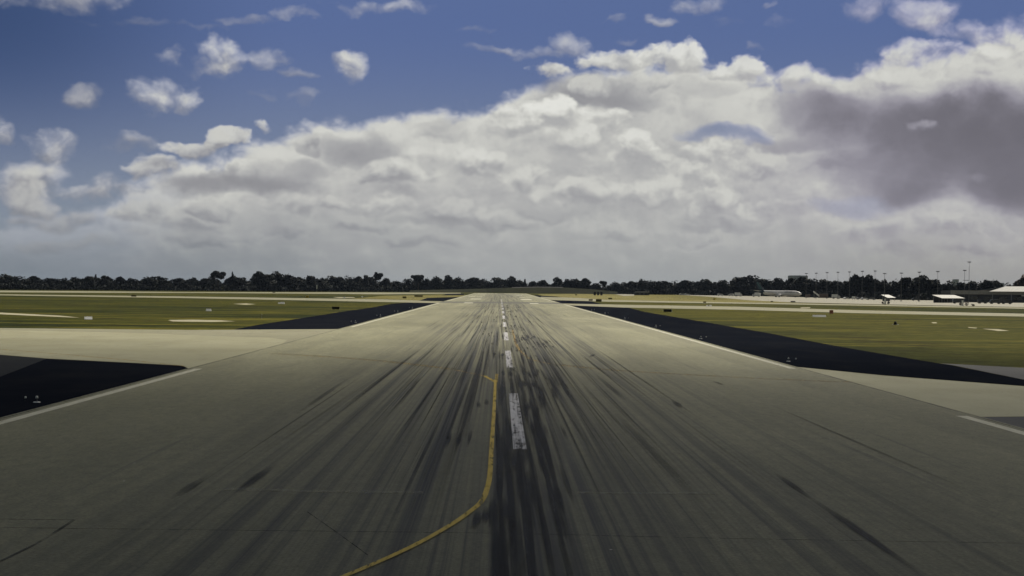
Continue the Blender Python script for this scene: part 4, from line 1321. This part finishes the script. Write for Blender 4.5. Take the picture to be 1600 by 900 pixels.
# ------------------------------------------------------------------ airliner
def airliner():
    p = G(1217, 464.2)
    t = thing('airliner', 'white twin-engine airliner with dark blue-green tail parked on the far apron', 'airplane', (p.x, p.y, -0.04), R(-36))
    # local x runs to the nose
    prof = [(-20.0, 0.12, 0.15, 4.6), (-18.5, 0.55, 0.65, 4.4), (-15.5, 1.15, 1.25, 4.0), (-12, 1.62, 1.72, 3.55), (-8, 1.87, 1.98, 3.3), (0, 1.88, 2.0, 3.25),
            (9, 1.88, 2.0, 3.25), (13.5, 1.86, 1.98, 3.25), (15.8, 1.70, 1.80, 3.15), (17.4, 1.38, 1.45, 2.98), (18.6, 0.95, 1.0, 2.8), (19.3, 0.5, 0.52, 2.68), (19.55, 0.1, 0.1, 2.64)]
    f = MB().lathe_x(prof, 24).build('fuselage', M_FUSE, t, True)
    for s in (-1, 1):
        c = MB()
        c.add([(16.2, s * 1.30, 4.02), (17.45, s * 0.85, 3.92), (17.6, s * 1.15, 3.45), (16.3, s * 1.68, 3.5)], [(0, 1, 2, 3)])
        c.add([(16.2, s * 1.36, 4.06), (17.5, s * 0.9, 3.98), (17.66, s * 1.2, 3.47), (16.32, s * 1.75, 3.52)], [(0, 1, 2, 3)])
        c.build('cockpit_window', M_GLASS, t)
        w = MB()
        for i in range(34):
            w.box((-9.5 + i * 0.72, s * 1.845, 3.75), (0.25, 0.06, 0.36))
        w.build('cabin_windows', M_GLASS, t)
        b = MB()
        b.box((9.6, s * 1.86, 4.12), (6.0, 0.08, 0.16)); b.box((9.2, s * 1.80, 4.42), (6.4, 0.08, 0.20))
        b.build('title_band', M_NAVY, t)
        g = MB()
        g.add([(4.4, s * 1.5, 2.2), (-3.0, s * 1.5, 2.2), (-5.4, s * 17.0, 3.7), (-3.6, s * 17.0, 3.75), (-0.2, s * 6.0, 2.75),
               (4.4, s * 1.5, 2.75), (-3.0, s * 1.5, 2.35), (-5.4, s * 17.0, 3.8), (-3.6, s * 17.0, 3.9), (-0.2, s * 6.0, 3.1)],
              [(0, 1, 2, 3, 4), (9, 8, 7, 6, 5), (0, 4, 9, 5), (4, 3, 8, 9), (3, 2, 7, 8), (2, 1, 6, 7), (1, 0, 5, 6)])
        wg = g.build('wing', M_FUSE, t)
        MB().add([(-3.7, s * 16.9, 3.7), (-5.2, s * 16.9, 3.7), (-6.2, s * 17.5, 6.0), (-5.5, s * 17.5, 6.0),
                  (-3.7, s * 17.1, 3.7), (-5.2, s * 17.1, 3.7), (-6.2, s * 17.6, 6.0), (-5.5, s * 17.6, 6.0)],
                 [(0, 1, 2, 3), (7, 6, 5, 4), (0, 3, 7, 4), (1, 5, 6, 2), (2, 6, 7, 3), (0, 4, 5, 1)]).build('winglet', M_NAVY, wg)
        e = MB().lathe_x([(-1.2, 0.55, 0.55, 1.65), (0.3, 0.9, 0.88, 1.6), (2.4, 1.08, 1.03, 1.55), (3.6, 0.98, 0.94, 1.5)], 18)
        for i in range(len(e.v)):
            x, y, z = e.v[i]; e.v[i] = (x + 0.6, y + s * 4.9, z)
        en = e.build('engine', M_FUSE, t, True)
        q = MB().lathe_x([(4.21, 0.86, 0.83, 1.5), (4.24, 0.1, 0.1, 1.5)], 18)
        q.v = [(x, y + s * 4.9, z) for x, y, z in q.v]
        q.build('intake', M_DKMETAL, en)
        MB().box((1.0, s * 4.9, 2.62), (2.6, 0.3, 0.5)).build('pylon', M_METAL, en)
        h = MB()
        h.add([(-14.8, s * 0.8, 4.6), (-17.6, s * 0.7, 4.6), (-19.2, s * 6.6, 5.2), (-17.9, s * 6.6, 5.2),
               (-14.8, s * 0.8, 4.9), (-17.6, s * 0.7, 4.75), (-19.2, s * 6.6, 5.3), (-17.9, s * 6.6, 5.32)],
              [(0, 1, 2, 3), (7, 6, 5, 4), (0, 3, 7, 4), (1, 5, 6, 2), (2, 6, 7, 3), (0, 4, 5, 1)])
        h.build('tailplane', M_FUSE, t)
        lg = MB().tube((-1.2, s * 2.8, 0.5), (-1.2, s * 2.6, 2.4), 0.16, 0.16, 8).build('main_gear', M_METAL, t)
        for dy in (-0.4, 0.4):
            MB().tube((-1.2, s * 2.8 + dy - 0.17, 0.56), (-1.2, s * 2.8 + dy + 0.17, 0.56), 0.56, 0.56, 18).build('wheel', M_TYRE, lg)
    MB().add([(-12.5, -0.2, 5.2), (-18.4, -0.15, 5.0), (-20.4, -0.08, 12.1), (-18.2, -0.08, 12.1), (-14.6, -0.14, 7.4),
              (-12.5, 0.2, 5.2), (-18.4, 0.15, 5.0), (-20.4, 0.08, 12.1), (-18.2, 0.08, 12.1), (-14.6, 0.14, 7.4)],
             [(0, 1, 2, 3, 4), (9, 8, 7, 6, 5), (0, 4, 9, 5), (4, 3, 8, 9), (3, 2, 7, 8), (2, 1, 6, 7), (1, 0, 5, 6)]).build('tail_fin', M_NAVY, t)
    st = MB()
    for s in (-1, 1):
        st.add([(-15.0, s * 0.22, 6.6), (-16.2, s * 0.22, 6.5), (-19.6, s * 0.13, 11.6), (-18.8, s * 0.13, 11.7)], [(0, 1, 2, 3)])
    st.build('fin_flash', M_TEAL, t)
    c = MB().lathe_x([(-19.9, 0.3, 0.35, 4.6), (-18.4, 0.62, 0.72, 4.4), (-15.4, 1.2, 1.3, 4.0), (-13.0, 1.52, 1.62, 3.66)], 20)
    c.build('tail_cone', M_NAVY, t, True)
    lg = MB().tube((14.2, 0, 0.4), (14.2, 0, 1.6), 0.12, 0.12, 8).build('nose_gear', M_METAL, t)
    for dy in (-0.22, 0.22):
        MB().tube((14.2, dy - 0.1, 0.36), (14.2, dy + 0.1, 0.36), 0.36, 0.36, 16).build('wheel', M_TYRE, lg)


airliner()


# ------------------------------------------------------------------ vehicles on and behind the apron
def wheels(t, xs, ys, r):
    for x in xs:
        for s in (-1, 1):
            w = MB().tube((x, s * (ys - 0.12), r), (x, s * (ys + 0.12), r), r, r, 16).build('wheel', M_TYRE, t)
            MB().tube((x, s * (ys + 0.12), r), (x, s * (ys + 0.14), r), r * 0.55, r * 0.5, 12).build('hub', M_METAL, w)


def box_truck(m=None):
    t = thing('box_truck', 'x', 'truck')
    MB().box((-0.8, 0, 2.1), (4.4, 2.3, 2.5)).build('cargo_box', m or M_WPAINT, t)
    MB().box((-0.2, 0, 0.72), (6.0, 1.8, 0.2)).build('chassis', M_DKMETAL, t)
    c = MB().prism([(1.5, 0.7), (3.2, 0.7), (3.25, 1.5), (2.75, 2.45), (1.5, 2.5)], -1.05, 1.05).build('cab', M_WPAINT, t)
    MB().prism([(3.245, 1.56), (2.80, 2.38), (2.83, 2.40), (3.28, 1.58)], -0.92, 0.92).build('windscreen', M_GLASS, c)
    for s in (-1, 1):
        MB().box((2.25, s * 1.055, 1.95), (0.9, 0.02, 0.65)).build('side_window', M_GLASS, c)
    wheels(t, (-1.9, 2.3), 0.95, 0.45)
    return t


def car(m, van=False):
    t = thing('van' if van else 'car', 'x', 'van' if van else 'car')
    if van:
        prof = [(-2.4, 0.4), (2.3, 0.4), (2.45, 0.9), (2.2, 1.2), (1.45, 1.95), (-2.3, 2.05), (-2.45, 1.2)]
        b = MB().prism(prof, -0.93, 0.93).build('body', m, t)
        MB().prism([(2.17, 1.26), (1.52, 1.91), (1.56, 1.94), (2.22, 1.28)], -0.8, 0.8).build('windscreen', M_GLASS, b)
        for s in (-1, 1):
            MB().box((0.2, s * 0.935, 1.55), (3.0, 0.02, 0.5)).build('side_window', M_GLASS, b)
        wheels(t, (-1.5, 1.5), 0.82, 0.34)
    else:
        prof = [(-2.2, 0.32), (2.2, 0.32), (2.25, 0.72), (1.1, 0.92), (0.4, 1.42), (-1.2, 1.45), (-2.0, 0.98), (-2.25, 0.85)]
        b = MB().prism(prof, -0.88, 0.88).build('body', m, t)
        MB().prism([(1.02, 0.98), (0.44, 1.38), (0.48, 1.41), (1.07, 1.0)], -0.75, 0.75).build('windscreen', M_GLASS, b)
        for s in (-1, 1):
            MB().prism([(0.85, 0.96), (0.36, 1.36), (-1.15, 1.38), (-1.7, 1.0)], s * 0.875 - 0.01, s * 0.875 + 0.015).build('side_window', M_GLASS, b)
        wheels(t, (-1.35, 1.4), 0.78, 0.32)
    return t


BT, CW, CD, CG, VW = box_truck(), car(M_WPAINT), car(M_DKCAR), car(M_GREYCAR), car(M_WPAINT, True)
VD = car(M_DKCAR, True)
USED = set()


def park(src, px, pyb, rz, label, cat, sc=None, d=None):
    p = G(px, pyb) if d is None else AT(px, 455, d)
    loc = (p.x, p.y, -0.04)
    scl = (sc, sc, sc) if sc else None
    if src.name not in USED:
        USED.add(src.name)
        src.location = loc; src.rotation_euler = (0, 0, rz); tag(src, label, cat)
        if scl: src.scale = scl
        return src
    return dup(src, loc, rz, label, cat, None, scl or (1, 1, 1))


park(BT, 1182, 463.6, R(160), 'white box truck parked under the airliner tail', 'truck', 1.0)
park(BT, 1153.5, 463.0, R(20), 'white box truck standing alone well left of the airliner', 'truck', 0.95)
park(BT, 1306, 466.6, R(10), 'pale box truck right of the white passenger stairs', 'truck', 0.9)
park(VW, 1125.5, 462.4, R(0), 'white van parked left of the lone box truck', 'van')
park(VW, 1142, 462.6, R(200), 'white van just left of the lone box truck', 'van')
park(CW, 1066, 461.2, R(5), 'left one of two white cars side by side before the trees', 'car', 1.2)
park(CW, 1074, 461.3, R(0), 'right one of two white cars side by side before the trees', 'car', 1.2)
park(CW, 1322.5, 467.4, R(30), 'white car parked between the pale box truck and the slanted white van', 'car')
park(VW, 1335.5, 467.8, R(50), 'white van parked at a slant on the apron behind the right grass', 'van')
park(CW, 1351, 468.2, R(0), 'white car in the row left of the small white roof', 'car', 1.1)
park(CG, 1343.5, 468.0, R(15), 'grey car beside the slanted white van', 'car', 1.1)
park(CG, 1361, 468.6, R(170), 'grey car at the end of the row left of the small white roof', 'car', 1.1)
park(CW, 1519.5, 471.4, R(10), 'left one of two white cars close together right of the canopy', 'car', 1.1)
park(CW, 1525.5, 471.7, R(0), 'right one of two white cars close together right of the canopy', 'car', 1.1)
park(CW, 1537, 471.9, R(20), 'white car alone in front of the terminal', 'car')
park(VW, 1587.5, 472.6, R(60), 'white van at far right in front of the terminal', 'van')
park(VD, 1497, 474.2, R(0), 'dark van at the right end of the white canopy', 'van', 1.15)
park(VD, 1535, 474.2, R(5), 'dark van on the apron, leftmost of three before the terminal', 'van', 1.05)
park(VD, 1555, 474.8, R(180), 'dark van on the apron, middle of three before the terminal', 'van', 1.2)
park(VD, 1573, 475.0, R(0), 'dark van on the apron, rightmost of three before the terminal', 'van', 1.1)
park(CD, 1090, 461.4, R(0), 'dark car on the grass edge before the trees left of the apron', 'car', 1.2)
park(CD, 1431, 469.6, R(0), 'dark car under the biggest tree on the right', 'car', 1.2)


def stairs():
    p = G(1276, 465.4)
    t = thing('passenger_stairs', 'white wheeled passenger stairs slanting down to the right near the airliner nose', 'stairs', (p.x, p.y, -0.04), 0)
    MB().add([(-2.4, -0.9, 4.3), (-1.4, -0.9, 4.3), (3.2, -0.9, 0.6), (2.2, -0.9, 0.6), (-2.4, 0.9, 4.3), (-1.4, 0.9, 4.3), (3.2, 0.9, 0.6), (2.2, 0.9, 0.6)],
             [(0, 1, 2, 3), (7, 6, 5, 4), (0, 3, 7, 4), (1, 5, 6, 2), (0, 4, 5, 1), (3, 2, 6, 7)]).build('flight', M_MARK, t)
    for s in (-1, 1):
        MB().add([(-2.4, s * 0.95, 4.3), (2.6, s * 0.95, 0.7), (2.6, s * 0.95, 1.7), (-2.4, s * 0.95, 5.3), (-2.4, s * 1.0, 4.3), (2.6, s * 1.0, 0.7), (2.6, s * 1.0, 1.7), (-2.4, s * 1.0, 5.3)],
                 [(0, 1, 2, 3), (7, 6, 5, 4), (0, 4, 5, 1), (3, 2, 6, 7), (0, 3, 7, 4), (1, 5, 6, 2)]).build('side_panel', M_MARK, t)
        MB().tube((-2.0, s * 0.6, 0.6), (-2.0, s * 0.6, 4.2), 0.1, 0.1, 6).build('leg', M_METAL, t)
    MB().box((-0.2, 0, 0.62), (5.0, 1.7, 0.3)).build('chassis', M_DKMETAL, t)
    wheels(t, (-1.8, 1.8), 0.9, 0.4)


stairs()


def cargo(px, pyb, w, h, label):
    p = G(px, pyb)
    t = thing('freight_container', label, 'container', (p.x, p.y, -0.04))
    mb = MB().box((0, 0, h / 2 + 0.12), (w, 2.4, h))
    mb.build('shell', M_BROWN, t)
    r = MB()
    for i in range(int(w / 0.4)):
        r.box((-w / 2 + 0.3 + i * 0.4, -1.23, h / 2 + 0.12), (0.12, 0.06, h - 0.3))
    r.build('ribs', M_BROWN, t)
    MB().box((0, -1.26, h + 0.05), (w + 0.05, 0.1, 0.14)).build('top_rail', M_GREYCAR, t)


cargo(1287, 465.6, 6.2, 3.2, 'brown freight container right of the passenger stairs')
cargo(1262, 465.0, 3.4, 2.4, 'smaller brownish container left of the passenger stairs')


# ------------------------------------------------------------------ floodlight masts
def mast(h, head):
    t = thing('floodlight_mast', 'x', 'light mast')
    MB().tube((0, 0, 0), (0, 0, h), 0.13, 0.08, 8).build('pole', M_POLE, t)
    hd = MB().box((0, 0, h + 0.1), (head, 0.7, 0.16)).build('head_frame', M_DKMETAL, t)
    for i in range(4):
        x = -head / 2 + head * (i + 0.5) / 4
        MB().box((x, -0.2, h - 0.16), (head / 6, 0.5, 0.34), 0.8).build('floodlight', M_DKMETAL, hd)
    MB().tube((0, 0, 0), (0, 0, 0.5), 0.5, 0.45, 10).build('footing', M_METAL, t)
    return t


M16 = mast(16.0, 1.9)
masts = [(1259.5, 427), (1275, 426.5), (1292, 425.5), (1309, 425), (1327, 424.5), (1347, 423.5), (1367, 423), (1382, 427), (1408, 426.3), (1436, 424.8), (1465, 423.8), (1507, 422)]
for i, (px, top) in enumerate(masts):
    d = 1150 - (px - 1259) * 1.15 if px < 1375 else 905
    p = AT(px, 455, d)
    h = AT(px, top, d).z
    names = ['leftmost', 'second', 'third', 'fourth', 'fifth', 'sixth', 'seventh', 'eighth', 'ninth', 'tenth', 'eleventh', 'twelfth']
    lab = 'slim floodlight mast above the right trees, ' + (names[i] + (' from the left' if i else ' of the row')) if i < 11 else 'shorter floodlight mast just left of the tallest mast'
    sc = (1.0, 1.0, h / 16.1)
    if i == 0:
        M16.location = (p.x, p.y, 0); M16.scale = sc; tag(M16, lab, 'light mast', 'floodlight masts along the apron')
    else:
        dup(M16, (p.x, p.y, 0), 0, lab, 'light mast', 'floodlight masts along the apron', sc)
d = 880
p = AT(1514, 455, d)
hh = AT(1514, 409.3, d).z
T21 = mast(hh, 2.0)
T21.location = (p.x, p.y, 0); tag(T21, 'tallest floodlight mast, standing at far right beside the terminal', 'light mast', 'floodlight masts along the apron')
zz = AT(1514, 438, d).z
MB().box((-1.6, 0, zz), (3.4, 0.3, 0.25)).build('cross_arm', M_DKMETAL, T21)


# ------------------------------------------------------------------ buildings
def terminal():
    d = 905
    a = AT(1488, 455, d); b = AT(1760, 455, d)
    L = (b - a).length
    t = thing('terminal', 'long low grey terminal with a white sheet roof at the right edge', 'building', (a.x, a.y, -0.04), math.atan2(b.y - a.y, b.x - a.x))
    H = 6.6
    MB().box((L / 2, 12, H / 2), (L, 24, H)).build('wall', M_WALLD, t)
    MB().box((L / 2 - 1, -0.6, H - 1.0), (L, 1.3, 2.2)).build('fascia', M_WALLG, t)
    x0 = 20.0
    MB().add([(x0, -3.5, 6.0), (L + 3, -3.5, 6.4), (L + 3, 12, 9.4), (x0 + 14, 12, 9.0), (x0, 28, 6.0), (L + 3, 28, 6.4),
              (x0, -3.5, 6.3), (L + 3, -3.5, 6.7), (L + 3, 12, 9.7), (x0 + 14, 12, 9.3), (x0, 28, 6.3), (L + 3, 28, 6.7)],
             [(0, 1, 2, 3), (3, 2, 5, 4), (6, 9, 8, 7), (9, 10, 11, 8), (0, 6, 7, 1), (4, 5, 11, 10), (0, 3, 9, 6), (3, 4, 10, 9), (1, 7, 8, 2), (2, 8, 11, 5)]).build('roof', M_ROOFW, t)
    for i in range(12):
        x = 4 + i * (L - 8) / 11
        MB().box((x, -0.03, 2.4), (4.6, 0.1, 2.0)).build('window', M_GLASS, t)
    for i in range(8):
        x = 22 + i * (L - 24) / 7
        MB().tube((x, -3.0, 0), (x, -3.0, 6.0), 0.16, 0.16, 8).build('column', M_METAL, t)
    MB().box((46, -1.4, 4.0), (14, 0.3, 0.5)).build('sign_band', M_FARB, t)


terminal()


def canopy(px0, px1, pyb, h, depth, label, posts=4):
    a, b = G(px0, pyb), G(px1, pyb)
    L = (b - a).length
    t = thing('canopy', label, 'canopy', (a.x, a.y, -0.04), math.atan2(b.y - a.y, b.x - a.x))
    MB().add([(-0.4, -0.5, h - 1.7), (L + 0.6, -0.5, h - 1.7), (L - 1.2, depth, h), (1.0 * 0 - 1.2, depth, h),
              (-0.4, -0.5, h - 1.55), (L + 0.6, -0.5, h - 1.55), (L - 1.2, depth, h + 0.15), (-1.2, depth, h + 0.15)],
             [(3, 2, 1, 0), (4, 5, 6, 7), (0, 1, 5, 4), (1, 2, 6, 5), (2, 3, 7, 6), (3, 0, 4, 7)]).build('roof', M_ROOFW, t)
    for i in range(posts):
        x = 0.2 + i * (L - 0.6) / (posts - 1)
        MB().tube((x, -0.1, 0), (x, -0.1, h - 1.62), 0.1, 0.1, 8).build('post', M_METAL, t)
        MB().tube((x, depth - 0.3, 0), (x, depth - 0.3, h - 0.1), 0.1, 0.1, 8).build('post', M_METAL, t)
    MB().box((L / 2, depth - 0.2, (h - 1) / 2), (L - 0.5, 0.12, h - 1)).build('back_wall', M_WALLD, t)


canopy(1471, 1506, 473.0, 4.0, 5.0, 'long white-roofed canopy on the apron left of the terminal', 5)
canopy(1386, 1398, 470.6, 3.6, 3.2, 'small white-roofed shelter behind the white cabinet post', 3)

# shelter with a pale flat roof right of the runway end
p = G(1003, 461.2)
t = thing('shelter', 'dark low shelter with a thin pale roof right of the runway end', 'shelter', (p.x, p.y, -0.05))
MB().box((0, 2.5, 1.3), (12.5, 5, 2.6)).build('wall', M_WALLD, t)
MB().box((0.4, 2.3, 2.75), (11.5, 6, 0.28)).build('roof', M_FARB, t)
for x in (-3.5, 0, 3.5):
    MB().box((x, -0.02, 1.2), (2.2, 0.08, 1.6)).build('opening', M_GLASS, t)
p = G(934.5, 461.4)
for i, (dx, lab) in enumerate(((-2.6, 'left one of three dark cabinets in a row right of the runway end'), (0, 'middle one of three dark cabinets in a row right of the runway end'), (2.6, 'right one of three dark cabinets in a row right of the runway end'))):
    t = thing('equipment_cabinet', lab, 'cabinet', (p.x + dx, p.y, -0.05), 0, 'dark cabinets right of the runway end')
    MB().box((0, 0, 1.35), (1.6, 1.6, 2.5)).build('cabinet', M_BLACK, t)
    MB().box((0, 0, 2.68), (1.9, 1.9, 0.14)).build('cap', M_DKMETAL, t)
    MB().box((0, 0, 0.06), (1.9, 1.9, 0.12)).build('plinth', M_METAL, t)


def block(px0, px1, top, d, depth, label, cols, rows, m):
    a, b = AT(px0, 455, d), AT(px1, 455, d)
    L = b.x - a.x
    h = AT((px0 + px1) / 2, top, d).z
    t = thing('office_block', label, 'building', ((a.x + b.x) / 2, a.y, 0))
    MB().box((0, depth / 2, h / 2), (L, depth, h)).build('wall', m, t)
    MB().box((0, depth / 2, h + 0.3), (L * 0.96, depth * 0.96, 0.6)).build('parapet', M_METAL, t)
    for r in range(rows):
        for c in range(cols):
            x = -L / 2 + L * (c + 0.5) / cols
            z = h - (r + 0.7) * 3.4
            MB().box((x, -0.03, z), (L / cols * 0.5, 0.1, 1.0)).build('window', M_GREYCAR, t)


block(1236, 1262, 431.4, 1560, 18, 'grey flat-topped building peeping over the trees behind the airliner', 6, 2, M_FARB)
block(1491, 1498, 437.0, 2300, 10, 'pale narrow tower block far off behind the apron trees', 3, 4, M_FARB)
block(1563, 1569, 442.5, 2400, 10, 'faint small block far off beside the steep-edged tree', 3, 3, M_FARB)


# ------------------------------------------------------------------ thin haze between the camera and the far trees
def haze():
    mb = MB()
    mb.box((0, 1500, 14.5), (9000, 9000, 33.0))
    m = bpy.data.materials.new('haze_air'); m.use_nodes = True
    n = NT(m.node_tree)
    out = n.n('ShaderNodeOutputMaterial')
    v = n.n('ShaderNodeVolumePrincipled')
    v.inputs['Color'].default_value = (0.62, 0.76, 1.0, 1)
    v.inputs['Density'].default_value = 0.000022
    n.t.links.new(v.outputs[0], out.inputs['Volume'])
    o = mb.build('haze', m)
    tag(o, 'thin pale haze lying over the airfield', 'haze', None, 'stuff')


haze()
